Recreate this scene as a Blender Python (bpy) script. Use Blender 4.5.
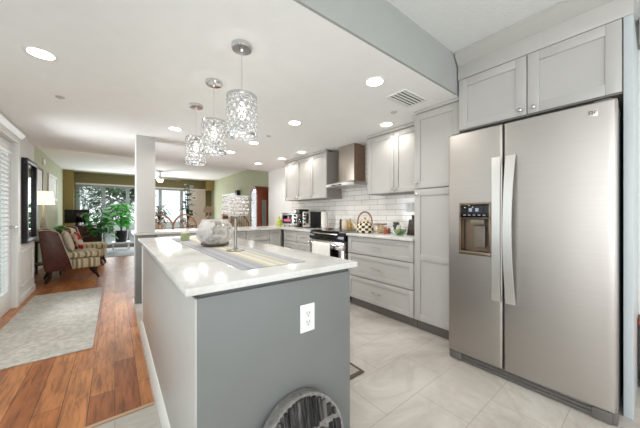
import bpy, bmesh, math, random
from mathutils import Vector, Matrix
random.seed(7)
PI = math.pi
SC = bpy.context.scene
COL = SC.collection
for o in list(bpy.data.objects):
    bpy.data.objects.remove(o)

# ---------------------------------------------------------------- camera
TH = math.atan2(205, 262.8)
cam = bpy.data.objects.new('camera', bpy.data.cameras.new('camera'))
COL.objects.link(cam)
cam.location = (0, 0, 1.165)
cam.rotation_euler = (PI / 2, 0, -TH)
cam.data.sensor_width = 36
cam.data.lens = 36 * 263 / 640
cam.data.shift_y = -0.5 / 640
cam.data.clip_start = 0.02
SC.camera = cam

# ---------------------------------------------------------------- world, lights, exposure
W = bpy.data.worlds.new('world'); SC.world = W
W.use_nodes = True
bg = W.node_tree.nodes['Background']
bg.inputs[0].default_value = (0.92, 0.96, 1.0, 1)
bg.inputs[1].default_value = 1.0
SC.view_settings.view_transform = 'Standard'
SC.view_settings.look = 'None'
SC.view_settings.gamma = 1
SC.view_settings.use_curve_mapping = False
SC.view_settings.exposure = 0.56

def area(name, loc, rot, sx, sy, power, color=(1, 1, 1)):
    l = bpy.data.lights.new(name, 'AREA'); l.shape = 'RECTANGLE'
    l.size = sx; l.size_y = sy; l.energy = power; l.color = color
    o = bpy.data.objects.new(name, l); COL.objects.link(o)
    o.location = loc; o.rotation_euler = rot
    return o

DAY = (0.94, 0.965, 1.0)
# fill lamp behind the camera, standing in for an unseen window wall
area('added_rear_fill', (1.0, -2.9, 1.3), (PI / 2, 0, 0), 3.4, 2.1, 24, DAY)
# added fill lamp for fridge and cabinets, set at an unseen left window
area('added_left_fill', (-0.93, -0.85, 1.3), (0, -PI / 2, 0), 1.8, 1.9, 27, DAY).data.spread = 2.5
# daylight through the patio door on the left wall and the glazing of the living room
area('daylight_patio_door', (-0.90, 4.36, 1.1), (0, -PI / 2, 0), 1.7, 0.8, 16, DAY).data.spread = 1.9
area('daylight_glazing', (1.0, 11.2, 1.2), (-PI / 2, 0, 0), 3.8, 2.0, 56, DAY)

# ---------------------------------------------------------------- helpers
def L(r, g, b):
    f = lambda c: c / 12.92 if c <= 0.04045 else ((c + 0.055) / 1.055) ** 2.4
    return (f(r / 255), f(g / 255), f(b / 255), 1)

class NT:
    def __init__(s, name):
        s.m = bpy.data.materials.new(name); s.m.use_nodes = True
        s.t = s.m.node_tree; s.p = s.t.nodes['Principled BSDF']
        s.out = s.t.nodes['Material Output']
    def n(s, typ, **k):
        nd = s.t.nodes.new(typ)
        for a, v in k.items():
            setattr(nd, a, v)
        return nd
    def l(s, a, b): s.t.links.new(a, b)
    def coord(s, scale=(1, 1, 1), rot=(0, 0, 0), which='Object'):
        tc = s.n('ShaderNodeTexCoord'); mp = s.n('ShaderNodeMapping')
        mp.inputs['Scale'].default_value = scale; mp.inputs['Rotation'].default_value = rot
        s.l(tc.outputs[which], mp.inputs['Vector']); return mp.outputs[0]
    def noise(s, vec, scale, detail=3, rough=0.5, dist=0):
        nd = s.n('ShaderNodeTexNoise')
        nd.inputs['Scale'].default_value = scale; nd.inputs['Detail'].default_value = detail
        nd.inputs['Roughness'].default_value = rough; nd.inputs['Distortion'].default_value = dist
        s.l(vec, nd.inputs['Vector']); return nd.outputs[0]
    def ramp(s, fac, stops):
        nd = s.n('ShaderNodeValToRGB'); e = nd.color_ramp.elements
        while len(e) < len(stops): e.new(0.5)
        for q, (p, c) in zip(e, stops): q.position = p; q.color = c
        s.l(fac, nd.inputs[0]); return nd.outputs[0]
    def mix(s, fac, a, b, mode='MIX'):
        nd = s.n('ShaderNodeMix', data_type='RGBA', blend_type=mode)
        for i, v in ((0, fac), (6, a), (7, b)):
            if hasattr(v, 'is_linked'): s.l(v, nd.inputs[i])
            else: nd.inputs[i].default_value = v
        return nd.outputs[2]
    def bump(s, h, strength=0.2, dist=0.01):
        nd = s.n('ShaderNodeBump'); nd.inputs['Strength'].default_value = strength
        nd.inputs['Distance'].default_value = dist
        s.l(h, nd.inputs['Height']); s.l(nd.outputs[0], s.p.inputs['Normal'])
    def set(s, **k):
        names = dict(color='Base Color', rough='Roughness', metal='Metallic', trans='Transmission Weight', ior='IOR',
                     spec='Specular IOR Level', emit='Emission Color', es='Emission Strength', alpha='Alpha', coat='Coat Weight', sheen='Sheen Weight')
        for a, v in k.items():
            i = s.p.inputs[names[a]]
            if hasattr(v, 'is_linked'): s.l(v, i)
            else: i.default_value = v
        return s

MATS = {}
def paint(name, rgb, rough=0.45, var=0.04, metal=0.0, scale=9, bump=0.0, spec=0.5, coat=0.0):
    if name in MATS: return MATS[name]
    t = NT(name); v = t.coord()
    n = t.noise(v, scale, 3)
    c = L(*rgb)
    lo = tuple(x * (1 - var) for x in c[:3]) + (1,); hi = tuple(min(1, x * (1 + var)) for x in c[:3]) + (1,)
    t.set(color=t.ramp(n, [(0.3, lo), (0.7, hi)]), rough=rough, metal=metal, spec=spec, coat=coat)
    if bump: t.bump(t.noise(v, scale * 20, 2), bump, 0.003)
    MATS[name] = t.m
    return t.m

def emitter(name, rgb, strength):
    if name in MATS: return MATS[name]
    t = NT(name); t.set(color=L(*rgb), emit=L(*rgb), es=strength)
    MATS[name] = t.m; return t.m

def thin_glass(name, tint=(1, 1, 1, 1), gloss=0.08, ior=1.3):
    t = NT(name)
    tr = t.n('ShaderNodeBsdfTransparent'); tr.inputs[0].default_value = tint
    gl = t.n('ShaderNodeBsdfGlossy'); gl.inputs['Roughness'].default_value = 0.02
    mx = t.n('ShaderNodeMixShader'); fr = t.n('ShaderNodeLayerWeight'); fr.inputs[0].default_value = 0.5
    pw = t.n('ShaderNodeMath', operation='POWER'); pw.inputs[1].default_value = 4.0; t.l(fr.outputs['Facing'], pw.inputs[0])
    sc = t.n('ShaderNodeMath', operation='MULTIPLY'); sc.inputs[1].default_value = ior - 1.0; t.l(pw.outputs[0], sc.inputs[0])
    mt = t.n('ShaderNodeMath', operation='ADD'); mt.inputs[1].default_value = gloss
    t.l(sc.outputs[0], mt.inputs[0]); t.l(mt.outputs[0], mx.inputs[0])
    t.l(tr.outputs[0], mx.inputs[1]); t.l(gl.outputs[0], mx.inputs[2]); t.l(mx.outputs[0], t.out.inputs[0])
    return t.m

class MB:
    """collects shapes into one mesh"""
    def __init__(s): s.bm = bmesh.new()
    def _tag(s, geom, mat):
        for f in geom: f.material_index = mat
    def box(s, x0, x1, y0, y1, z0, z1, bev=0.0, mi=0, seg=2):
        vs = [s.bm.verts.new(p) for p in ((x0, y0, z0), (x1, y0, z0), (x1, y1, z0), (x0, y1, z0), (x0, y0, z1), (x1, y0, z1), (x1, y1, z1), (x0, y1, z1))]
        fs = [s.bm.faces.new([vs[i] for i in q]) for q in ((3, 2, 1, 0), (4, 5, 6, 7), (0, 1, 5, 4), (1, 2, 6, 5), (2, 3, 7, 6), (3, 0, 4, 7))]
        for f in fs: f.material_index = mi
        if bev > 0:
            bmesh.ops.bevel(s.bm, geom=list({e for f in fs for e in f.edges}), offset=bev, segments=seg, profile=0.5, affect='EDGES', material=-1)
        return s
    def lathe(s, prof, c=(0, 0, 0), seg=24, mi=0, axis='z', cap=True):
        rings = []
        for r, z in prof:
            ring = []
            for k in range(seg):
                a = 2 * PI * k / seg
                p = (r * math.cos(a), r * math.sin(a), z)
                if axis == 'x': p = (p[2], p[0], p[1])
                elif axis == 'y': p = (p[1], p[2], p[0])
                ring.append(s.bm.verts.new((p[0] + c[0], p[1] + c[1], p[2] + c[2])))
            rings.append(ring)
        for a, b in zip(rings, rings[1:]):
            for k in range(seg):
                f = s.bm.faces.new((a[k], a[(k + 1) % seg], b[(k + 1) % seg], b[k])); f.material_index = mi
        if cap:
            f = s.bm.faces.new(rings[0][::-1]); f.material_index = mi
            f = s.bm.faces.new(rings[-1]); f.material_index = mi
        return s
    def cyl(s, c, r, h, axis='z', seg=20, mi=0, r2=None):
        return s.lathe([(r, 0), (r if r2 is None else r2, h)], c, seg, mi, axis)
    def tube(s, pts, r, seg=8, mi=0, closed=False):
        pts = [Vector(p) for p in pts]; n = len(pts); rings = []
        up = None
        for i, p in enumerate(pts):
            if closed: t = (pts[(i + 1) % n] - pts[i - 1])
            else: t = pts[min(i + 1, n - 1)] - pts[max(i - 1, 0)]
            t.normalize()
            if up is None or abs(up.dot(t)) > 0.95:
                up = Vector((0, 0, 1)) if abs(t.z) < 0.9 else Vector((1, 0, 0))
            u = t.cross(up).normalized(); v = u.cross(t).normalized(); up = v
            rr = r[i] if isinstance(r, (list, tuple)) else r
            rings.append([s.bm.verts.new(p + (u * math.cos(2 * PI * k / seg) + v * math.sin(2 * PI * k / seg)) * rr) for k in range(seg)])
        pr = list(zip(rings, rings[1:]))
        if closed: pr.append((rings[-1], rings[0]))
        for a, b in pr:
            for k in range(seg):
                f = s.bm.faces.new((a[k], a[(k + 1) % seg], b[(k + 1) % seg], b[k])); f.material_index = mi
        if not closed:
            s.bm.faces.new(rings[0][::-1]).material_index = mi; s.bm.faces.new(rings[-1]).material_index = mi
        return s
    def ball(s, c, r, sc=(1, 1, 1), u=16, v=10, mi=0, noise=0):
        prof = [(max(1e-4, r * math.sin(PI * i / v)), -r * math.cos(PI * i / v)) for i in range(v + 1)]
        nv = len(s.bm.verts); s.lathe(prof, (0, 0, 0), u, mi)
        s.bm.verts.ensure_lookup_table()
        for vt in s.bm.verts[nv:]:
            k = 1 + (random.uniform(-noise, noise) if noise else 0)
            vt.co = Vector((vt.co.x * sc[0] * k + c[0], vt.co.y * sc[1] * k + c[1], vt.co.z * sc[2] * k + c[2]))
        return s
    def prism(s, poly, a0, a1, axis='y', mi=0, bev=0):
        def P(p, a):
            return {'y': (p[0], a, p[1]), 'x': (a, p[0], p[1]), 'z': (p[0], p[1], a)}[axis]
        A = [s.bm.verts.new(P(p, a0)) for p in poly]; B = [s.bm.verts.new(P(p, a1)) for p in poly]
        n = len(poly); fs = [s.bm.faces.new(A), s.bm.faces.new(B[::-1])]
        for i in range(n): fs.append(s.bm.faces.new((A[i], B[i], B[(i + 1) % n], A[(i + 1) % n])))
        for f in fs: f.material_index = mi
        if bev: bmesh.ops.bevel(s.bm, geom=list({e for f in fs for e in f.edges}), offset=bev, segments=2, profile=0.5, affect='EDGES')
        return s
    def quad(s, a, b, c, d, mi=0):
        s.bm.faces.new([s.bm.verts.new(p) for p in (a, b, c, d)]).material_index = mi; return s
    def leaf(s, base, d, length, width, droop=0.4, fold=0.15, n=5, mi=0):
        """a curved, folded leaf blade"""
        d = Vector(d).normalized(); side = d.cross(Vector((0, 0, 1)))
        if side.length < 1e-3: side = Vector((1, 0, 0))
        side.normalize(); p = Vector(base); prev = None; dd = d.copy()
        for i in range(n + 1):
            f = i / n; w = width * 0.5 * (math.sin(PI * min(1, f * 0.93 + 0.07)) ** 0.8) + 0.0004
            up = side.cross(dd).normalized()
            row = (s.bm.verts.new(p - side * w + up * w * fold), s.bm.verts.new(p), s.bm.verts.new(p + side * w + up * w * fold))
            if prev:
                s.bm.faces.new((prev[0], prev[1], row[1], row[0])).material_index = mi
                s.bm.faces.new((prev[1], prev[2], row[2], row[1])).material_index = mi
            prev = row; p = p + dd * (length / n)
            dd = (dd + Vector((0, 0, -droop / n * 1.6))).normalized()
        return s
    def rotate(s, ang, axis, pivot=(0, 0, 0)):
        bmesh.ops.rotate(s.bm, verts=s.bm.verts, cent=pivot, matrix=Matrix.Rotation(ang, 3, axis)); return s
    def move(s, v):
        bmesh.ops.translate(s.bm, verts=s.bm.verts, vec=v); return s
    def build(s, name, mats, parent=None, sharp=0.6, loc=None, rz=0):
        bmesh.ops.recalc_face_normals(s.bm, faces=s.bm.faces)
        me = bpy.data.meshes.new(name); s.bm.to_mesh(me); s.bm.free()
        for m in (mats if isinstance(mats, (list, tuple)) else [mats]): me.materials.append(m)
        me.polygons.foreach_set('use_smooth', [True] * len(me.polygons))
        me.set_sharp_from_angle(angle=sharp)
        o = bpy.data.objects.new(name, me); COL.objects.link(o)
        if parent: o.parent = parent
        if loc: o.location = loc; o.rotation_euler = (0, 0, rz)
        return o

def tag(o, label, cat, group=None):
    o['label'] = label; o['category'] = cat
    if group: o['group'] = group
    return o
def thing(name, label, cat, loc=(0, 0, 0), rz=0, group=None):
    o = bpy.data.objects.new(name, None); COL.objects.link(o)
    o.location = loc; o.rotation_euler = (0, 0, rz); o.empty_display_size = 0.1
    return tag(o, label, cat, group)
def struct(name, mb, mat, parent=None, sharp=0.6):
    o = mb.build(name, mat, parent, sharp)
    if parent is None: o['kind'] = 'structure'
    return o
def copy_tree(o, parent=None):
    c = o.copy(); COL.objects.link(c)
    if parent: c.parent = parent
    for ch in [q for q in bpy.data.objects if q.parent == o]: copy_tree(ch, c)
    return c
def lamp(name, kind, loc, power, color=(1, 0.93, 0.84), radius=0.05, angle=None, parent=None):
    l = bpy.data.lights.new(name, kind); l.energy = power; l.color = color; l.shadow_soft_size = radius
    if angle: l.spot_size = angle; l.spot_blend = 0.6
    o = bpy.data.objects.new(name, l); COL.objects.link(o); o.location = loc
    if parent: o.parent = parent
    return o

# ---------------------------------------------------------------- materials
M_wall = paint('wall_paint', (230, 230, 227), 0.7, 0.015, bump=0.03)
M_ceil = paint('ceiling_paint', (246, 246, 244), 0.8, 0.012, bump=0.05)
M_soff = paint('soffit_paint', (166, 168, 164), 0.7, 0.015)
M_green = paint('green_wall_paint', (176, 180, 150), 0.7, 0.03)
M_olive = paint('olive_wall_paint', (128, 120, 82), 0.7, 0.03)
M_trim = paint('white_trim_paint', (235, 235, 231), 0.4, 0.01)
M_cab = paint('cabinet_paint', (180, 177, 172), 0.38, 0.012)
M_carc = paint('carcass_stain_gap_shade', (146, 140, 133), 0.45, 0.02)  # dark tone holds the gap shadows between fronts, plus the stained cabinet sides
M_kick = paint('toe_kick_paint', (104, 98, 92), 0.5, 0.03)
M_isl = paint('island_paint', (119, 121, 119), 0.42, 0.015)
M_dark = paint('black_plastic', (22, 22, 24), 0.35, 0.1)
M_blackgl = paint('black_glass', (10, 10, 12), 0.06, 0.0)
M_chrome = paint('chrome', (214, 214, 216), 0.12, 0.01, metal=1.0)
M_nickel = paint('brushed_nickel', (190, 187, 182), 0.3, 0.02, metal=1.0)
M_plate = paint('white_plastic', (240, 240, 238), 0.35, 0.005)
M_glass = thin_glass('window_glass', (0.96, 0.985, 0.98, 1), 0.02)
M_clear = thin_glass('clear_glass', (0.98, 0.985, 0.985, 1), 0.06, 1.6)
M_bulb = emitter('lamp_glow', (255, 244, 226), 2.4)
M_down = emitter('downlight_glow', (255, 248, 236), 6.0)

def mk_quartz():
    t = NT('white_quartz'); v = t.coord()
    n = t.noise(v, 60, 4, 0.6); n2 = t.noise(v, 2.2, 5, 0.6, 0.8)
    a = t.ramp(n, [(0.35, L(212, 210, 206)), (0.6, L(218, 217, 213))])
    b = t.ramp(n2, [(0.42, (1, 1, 1, 1)), (0.5, L(243, 241, 237)), (0.58, (1, 1, 1, 1))])
    t.set(color=t.mix(1.0, a, b, 'MULTIPLY'), rough=0.16, spec=0.5); return t.m
M_quartz = mk_quartz()

def mk_steel(name, rgb, sx, sz, rough=0.3, wav=0.0):
    t = NT(name); v = t.coord((sx, sx, sz))
    n = t.noise(v, 1.0, 4, 0.6)
    c = L(*rgb)
    lo = tuple(x * 0.93 for x in c[:3]) + (1,)
    t.set(color=t.ramp(n, [(0.3, lo), (0.7, c)]), metal=1.0)
    r = t.n('ShaderNodeMapRange'); r.inputs['To Min'].default_value = rough - 0.05; r.inputs['To Max'].default_value = rough + 0.07
    t.l(n, r.inputs[0]); t.l(r.outputs[0], t.p.inputs['Roughness'])
    if wav:
        t.bump(t.noise(t.coord((1, 1, 0.35)), 3.2, 1, 0.4), wav, 0.02)
    return t.m
M_steel = mk_steel('stainless_steel', (180, 174, 168), 3, 160, 0.41, 0.16)
M_strap = paint('strap_steel', (218, 216, 212), 0.42, 0.01, metal=1.0)
M_steel2 = mk_steel('appliance_steel', (200, 197, 192), 40, 40, 0.26)
M_hood = mk_steel('hood_steel', (186, 176, 166), 60, 4, 0.42)

def mk_tile_floor():
    t = NT('marble_floor_tile'); v = t.coord()
    br = t.n('ShaderNodeTexBrick'); t.l(t.coord(), br.inputs['Vector'])
    br.inputs['Scale'].default_value = 1; br.inputs['Brick Width'].default_value = 0.62; br.inputs['Row Height'].default_value = 0.32
    br.inputs['Mortar Size'].default_value = 0.0018; br.inputs['Mortar Smooth'].default_value = 0.3
    br.inputs['Color1'].default_value = (0.46, 0.46, 0.46, 1); br.inputs['Color2'].default_value = (0.56, 0.56, 0.56, 1); br.inputs['Mortar'].default_value = (0.3, 0.3, 0.3, 1)
    n = t.noise(v, 1.5, 6, 0.6, 0.7); n2 = t.noise(v, 1.6, 5, 0.6, 1.2)
    a = t.ramp(n, [(0.32, L(176, 169, 160)), (0.5, L(194, 188, 180)), (0.68, L(208, 203, 196))])
    vein = t.ramp(n2, [(0.42, (1, 1, 1, 1)), (0.5, L(243, 241, 238)), (0.58, (1, 1, 1, 1))])
    c = t.mix(1.0, a, vein, 'MULTIPLY')
    c = t.mix(0.2, c, br.outputs['Color'], 'OVERLAY')
    c = t.mix(br.outputs['Fac'], c, L(160, 152, 143))
    t.set(color=c, rough=0.22); return t.m
M_tile = mk_tile_floor()

def mk_wood_floor():
    t = NT('hardwood_floor'); v = t.coord((1, 1, 1), (0, 0, PI / 2))
    br = t.n('ShaderNodeTexBrick'); t.l(v, br.inputs['Vector'])
    br.inputs['Scale'].default_value = 1; br.inputs['Brick Width'].default_value = 1.1; br.inputs['Row Height'].default_value = 0.125
    br.inputs['Mortar Size'].default_value = 0.0016; br.offset = 0.37
    br.inputs['Color1'].default_value = (0.05, 0.05, 0.05, 1); br.inputs['Color2'].default_value = (0.95, 0.95, 0.95, 1); br.inputs['Mortar'].default_value = (0, 0, 0, 1)
    base = t.ramp(br.outputs['Color'], [(0.0, L(166, 100, 60)), (0.4, L(192, 120, 72)), (0.7, L(206, 134, 82)), (1.0, L(216, 150, 96))])
    g = t.noise(t.coord((14, 1.3, 1)), 3.0, 6, 0.65, 0.6)
    g2 = t.noise(t.coord((3, 1.0, 1)), 2.0, 4, 0.6, 1.0)
    gr = t.ramp(g, [(0.3, L(150, 140, 134)), (0.55, (1, 1, 1, 1))])
    gr2 = t.ramp(g2, [(0.3, L(190, 178, 170)), (0.65, (1, 1, 1, 1))])
    c = t.mix(0.8, base, gr, 'MULTIPLY'); c = t.mix(0.8, c, gr2, 'MULTIPLY')
    c = t.mix(br.outputs['Fac'], c, L(70, 40, 26))
    t.set(color=c, rough=0.33); t.bump(g, 0.12, 0.004); return t.m
M_wood = mk_wood_floor()

def mk_subway():
    t = NT('subway_tile'); tc = t.n('ShaderNodeTexCoord'); sp = t.n('ShaderNodeSeparateXYZ'); cb = t.n('ShaderNodeCombineXYZ')
    t.l(tc.outputs['Object'], sp.inputs[0]); t.l(sp.outputs['Y'], cb.inputs['X']); t.l(sp.outputs['Z'], cb.inputs['Y'])
    br = t.n('ShaderNodeTexBrick'); t.l(cb.outputs[0], br.inputs['Vector'])
    br.inputs['Scale'].default_value = 1; br.inputs['Brick Width'].default_value = 0.305; br.inputs['Row Height'].default_value = 0.076
    br.inputs['Mortar Size'].default_value = 0.0035; br.inputs['Mortar Smooth'].default_value = 0.1
    br.inputs['Color1'].default_value = L(240, 238, 233); br.inputs['Color2'].default_value = L(231, 227, 221); br.inputs['Mortar'].default_value = L(186, 181, 174)
    t.set(color=br.outputs['Color'], rough=0.14)
    inv = t.n('ShaderNodeMath', operation='SUBTRACT'); inv.inputs[0].default_value = 1; t.l(br.outputs['Fac'], inv.inputs[1])
    t.bump(inv.outputs[0], 0.35, 0.004); return t.m
M_subway = mk_subway()

def mk_grain(name, a, b, sc=(2, 2, 14), rough=0.4, axis_noise=5):
    t = NT(name); n = t.noise(t.coord(sc), axis_noise, 5, 0.6, 1.0)
    t.set(color=t.ramp(n, [(0.3, L(*a)), (0.7, L(*b))]), rough=rough); return t.m
M_redwood = mk_grain('red_brown_wood', (92, 40, 24), (138, 66, 40), (14, 14, 2))
M_chest = mk_grain('chest_wood', (150, 70, 40), (190, 100, 60), (3, 3, 14))
M_darkwood = mk_grain('dark_wood', (34, 22, 18), (56, 36, 28), (10, 10, 2))
M_rattan = mk_grain('rattan_cane', (120, 78, 50), (168, 116, 78), (8, 8, 8))
M_leather = mk_grain('brown_leather', (74, 40, 32), (108, 62, 48), (3, 3, 3), 0.35)

def mk_fabric(name, a, b, scale=160, rough=0.9):
    t = NT(name); v = t.coord(); n = t.noise(v, scale, 2); n2 = t.noise(v, 6, 4)
    c = t.ramp(n, [(0.35, L(*a)), (0.65, L(*b))]); c = t.mix(0.35, c, t.ramp(n2, [(0.3, L(*a)), (0.7, L(*b))]))
    t.set(color=c, rough=rough, spec=0.2); t.bump(n, 0.25, 0.003); return t.m
M_rug = mk_fabric('pale_rug_pile', (176, 174, 166), (214, 211, 203), 26)
M_linen = mk_fabric('cream_linen', (206, 196, 176), (228, 220, 204))
M_shade = NT('lampshade_linen').set(color=L(236, 220, 196), rough=0.9, emit=L(255, 226, 186), es=1.1).m
M_towel = mk_fabric('white_towelling', (220, 216, 208), (238, 235, 229), 220)

def mk_stripes(name, cols, freq, axis='X'):
    t = NT(name); tc = t.n('ShaderNodeTexCoord'); sp = t.n('ShaderNodeSeparateXYZ'); t.l(tc.outputs['Object'], sp.inputs[0])
    m1 = t.n('ShaderNodeMath', operation='MULTIPLY'); m1.inputs[1].default_value = freq
    if axis == 'XY':
        ad = t.n('ShaderNodeMath', operation='ADD'); t.l(sp.outputs['X'], ad.inputs[0]); t.l(sp.outputs['Y'], ad.inputs[1]); t.l(ad.outputs[0], m1.inputs[0])
    else: t.l(sp.outputs[axis], m1.inputs[0])
    m2 = t.n('ShaderNodeMath', operation='FRACT'); t.l(m1.outputs[0], m2.inputs[0])
    nd = t.n('ShaderNodeValToRGB'); nd.color_ramp.interpolation = 'CONSTANT'; e = nd.color_ramp.elements
    while len(e) < len(cols): e.new(0.5)
    for i, c in enumerate(cols): e[i].position = i / len(cols); e[i].color = L(*c)
    t.l(m2.outputs[0], nd.inputs[0])
    n = t.noise(t.coord(), 120, 2)
    t.set(color=t.mix(0.25, nd.outputs[0], n, 'OVERLAY'), rough=0.9, spec=0.2); return t.m
M_stripe = mk_stripes('striped_upholstery', [(206, 196, 168), (140, 130, 98), (222, 212, 188), (158, 148, 112), (214, 204, 176)], 6.0, 'XY')
M_runner = mk_stripes('striped_runner', [(176, 174, 178), (166, 165, 170), (184, 182, 184), (172, 171, 175), (180, 178, 180), (208, 200, 168), (222, 217, 206), (206, 198, 182), (216, 210, 200), (198, 190, 160), (200, 198, 196), (178, 177, 180), (188, 186, 188), (170, 169, 174)], 1.0 / 0.34, 'X')

def mk_leaf(name, a, b, rough=0.4):
    t = NT(name); n = t.noise(t.coord(), 8, 2)
    t.set(color=t.ramp(n, [(0.3, L(*a)), (0.7, L(*b))]), rough=rough)
    tl = t.n('ShaderNodeBsdfTranslucent'); tl.inputs[0].default_value = L(*b)
    mx = t.n('ShaderNodeMixShader'); mx.inputs[0].default_value = 0.3
    t.l(t.p.outputs[0], mx.inputs[1]); t.l(tl.outputs[0], mx.inputs[2]); t.l(mx.outputs[0], t.out.inputs[0]); return t.m
M_leafb = mk_leaf('bright_leaf', (26, 110, 30), (70, 170, 52))
M_leafd = mk_leaf('dark_leaf', (20, 62, 44), (52, 108, 76))
M_leaft = mk_leaf('tree_leaf', (48, 78, 40), (104, 132, 78))
M_soil = paint('potting_soil', (50, 38, 30), 0.9, 0.3, scale=60)

# ---------------------------------------------------------------- room shell
XL, XR = -0.965, 2.95            # kitchen side walls
XLL, XLR = -1.25, 3.2            # living room side walls
ZK, ZF = 2.18, 2.51              # dropped kitchen ceiling, main ceiling
YB, YK, YF = -3.0, 5.82, 11.6    # rear wall, end of kitchen, far glazing

struct('floor', MB().box(XL - 0.1, XR + 0.1, YB, 4.45, -0.06, 0), M_tile)
# hardwood lies on top of the slab to the left of the island and past the peninsula
struct('floor_wood', MB().box(XL, 0.19, 1.905, 4.45, 0, 0.004).box(XLL - .1, XLR + .1, 4.45, YF + .05, -0.06, 0.004), M_wood)
struct('trim_floor', MB().box(XL, 0.19, 1.885, 1.907, 0, 0.008, 0.002), paint('transition_strip', (196, 164, 132), 0.4, 0.05))
struct('ceiling', MB().box(XL - .1, XR + .1, 1.066, YK, ZK, ZF + .1), M_ceil)
def mk_popcorn():
    t = NT('textured_ceiling'); v = t.coord(); n = t.noise(v, 55, 4, 0.7)
    t.set(color=L(232, 232, 229), rough=0.9); t.bump(n, 0.7, 0.012); return t.m
struct('ceiling_front', MB().box(XL - .1, XR + .1, YB, 1.066, ZF, ZF + .1), mk_popcorn())
struct('ceiling_living', MB().box(XLL - .1, XLR + .1, YK, YF + .2, ZF, ZF + .1), M_ceil)
struct('wall_soffit', MB().box(XL, 2.3, 1.05, 1.066, ZK, ZF), M_soff)
# left wall with an opening for the patio door (y 3.95..4.95)
D0, D1, DZ = 3.86, 4.86, 2.03
struct('wall_left', MB().box(XL - .12, XL, YB, -1.85, 0, ZF).box(XL - .12, XL, 2.6, D0, 0, ZF).box(XL - .12, XL, -1.85, 2.6, 2.35, ZF).box(XL - .12, XL, -1.85, 2.6, 0, .35).box(XL - .12, XL, D1, YK, 0, ZF).box(XL - .12, XL, D0, D1, DZ, ZF)
       .box(XLL, XL - .12, YK - .12, YK, 0, ZF), M_wall)
struct('wall_right', MB().box(XR, XR + .12, YB, YK, 0, ZF).box(XR + .12, XLR, YK - .12, YK, 0, ZF), M_wall)
struct('wall_living_left', MB().box(XLL - .12, XLL, YK - .12, YF, 0, ZF), M_green)
struct('wall_living_right', MB().box(XLR, XLR + .12, YK - .12, YF, 0, ZF), M_green)
# rear wall, opened for the wide unseen window added as a fill source
struct('wall_rear', MB().box(XL, -0.75, YB - .1, YB, 0, ZF).box(2.75, XR, YB - .1, YB, 0, ZF).box(-0.75, 2.75, YB - .1, YB, 2.4, ZF).box(-0.75, 2.75, YB - .1, YB, 0, 0.2), M_wall)
# far wall: header, side piers and the sliding glazing below
HZ2 = 2.16
struct('wall_far', MB().box(XLL, XLR, YF - .05, YF + .12, HZ2, ZF).box(XLL, -1.0, YF - .05, YF + .12, 0, HZ2).box(2.95, XLR, YF - .05, YF + .12, 0, HZ2), M_olive)
struct('wall_far_pier', MB().box(XLL, -1.02, 11.15, YF - .05, 0, ZF).box(2.93, XLR, 11.15, YF - .05, 2.1, ZF), paint('ochre_pier_paint', (150, 130, 78), .7, .03))
# baseboards
def bb(name, x0, x1, y0, y1): struct(name, MB().box(x0, x1, y0, y1, 0.004, 0.10, 0.003), M_trim)
bb('baseboard_left', XL, XL + .014, D1 + .1, YK); bb('baseboard_left_front', XL, XL + .014, YB, D0 - .1)
bb('baseboard_right', XR - .014, XR, YB, 0.05)
bb('baseboard_living_left', XLL, XLL + .014, YK, 11.1); bb('baseboard_living_right', XLR - .014, XLR, YK, 11.1)
# picture-frame wainscot panel under the mirror
w = MB(); y0, y1, z0, z1 = 5.02, 5.72, 0.2, 0.68
for a in ((y0, y1, z0, z0 + .025), (y0, y1, z1 - .025, z1), (y0, y0 + .025, z0, z1), (y1 - .025, y1, z0, z1)):
    w.box(XL, XL + .012, a[0], a[1], a[2], a[3], 0.003)
struct('trim_wainscot', w, M_trim)
struct('trim_right', MB().box(XR - .10, XR, -2.9, 0.078, 2.33, ZF, 0.004), M_soff)
# backsplash
struct('wall_backsplash', MB().box(XR - .008, XR, 1.5, 4.75, 0.915, 2.175), M_subway)

# windows: unseen rear window added for fill light, and far sliding doors
def window(name, x0, x1, z0, z1, y, divs, mat, fw=0.06, d=0.06):
    f = MB()
    f.box(x0, x1, y - d / 2, y + d / 2, z0, z0 + fw, 0.004).box(x0, x1, y - d / 2, y + d / 2, z1 - fw, z1, 0.004)
    xs = [x0] + divs + [x1]
    for i, x in enumerate(xs):
        a = x if i == 0 else (x - fw if i == len(xs) - 1 else x - fw / 2)
        f.box(a, a + fw, y - d / 2, y + d / 2, z0 + fw, z1 - fw, 0.004)
    o = struct(name, f, mat)
    for a, b in zip(xs, xs[1:]):
        MB().box(a + fw / 2, b - fw / 2, y - .004, y + .004, z0 + fw / 2, z1 - fw / 2).build('pane', M_glass, o)
    return o
window('added_rear_window', -0.75, 2.75, 0.2, 2.4, YB - .05, [0.42, 1.58], M_trim)
M_alu = paint('grey_frame_paint', (168, 176, 180), 0.4, 0.02)
window('window_2', -1.0, 2.95, 0.005, HZ2, YF + .03, [-0.3, 0.36, 1.36, 2.09], M_alu, 0.10, 0.08)

wf = MB()
for a in ((-1.85, 2.6, .35, .41), (-1.85, 2.6, 2.29, 2.35), (-1.85, -1.79, .41, 2.29), (2.54, 2.6, .41, 2.29), (-.39, -.33, .41, 2.29), (1.05, 1.11, .41, 2.29)):
    wf.box(XL - .09, XL - .03, a[0], a[1], a[2], a[3], .004)
wo = struct('added_left_window', wf, M_trim)  # unseen window added to give the left fill lamp an opening
MB().box(XL - .062, XL - .058, -1.8, 2.55, .4, 2.3).build('pane', M_glass, wo)
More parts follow.
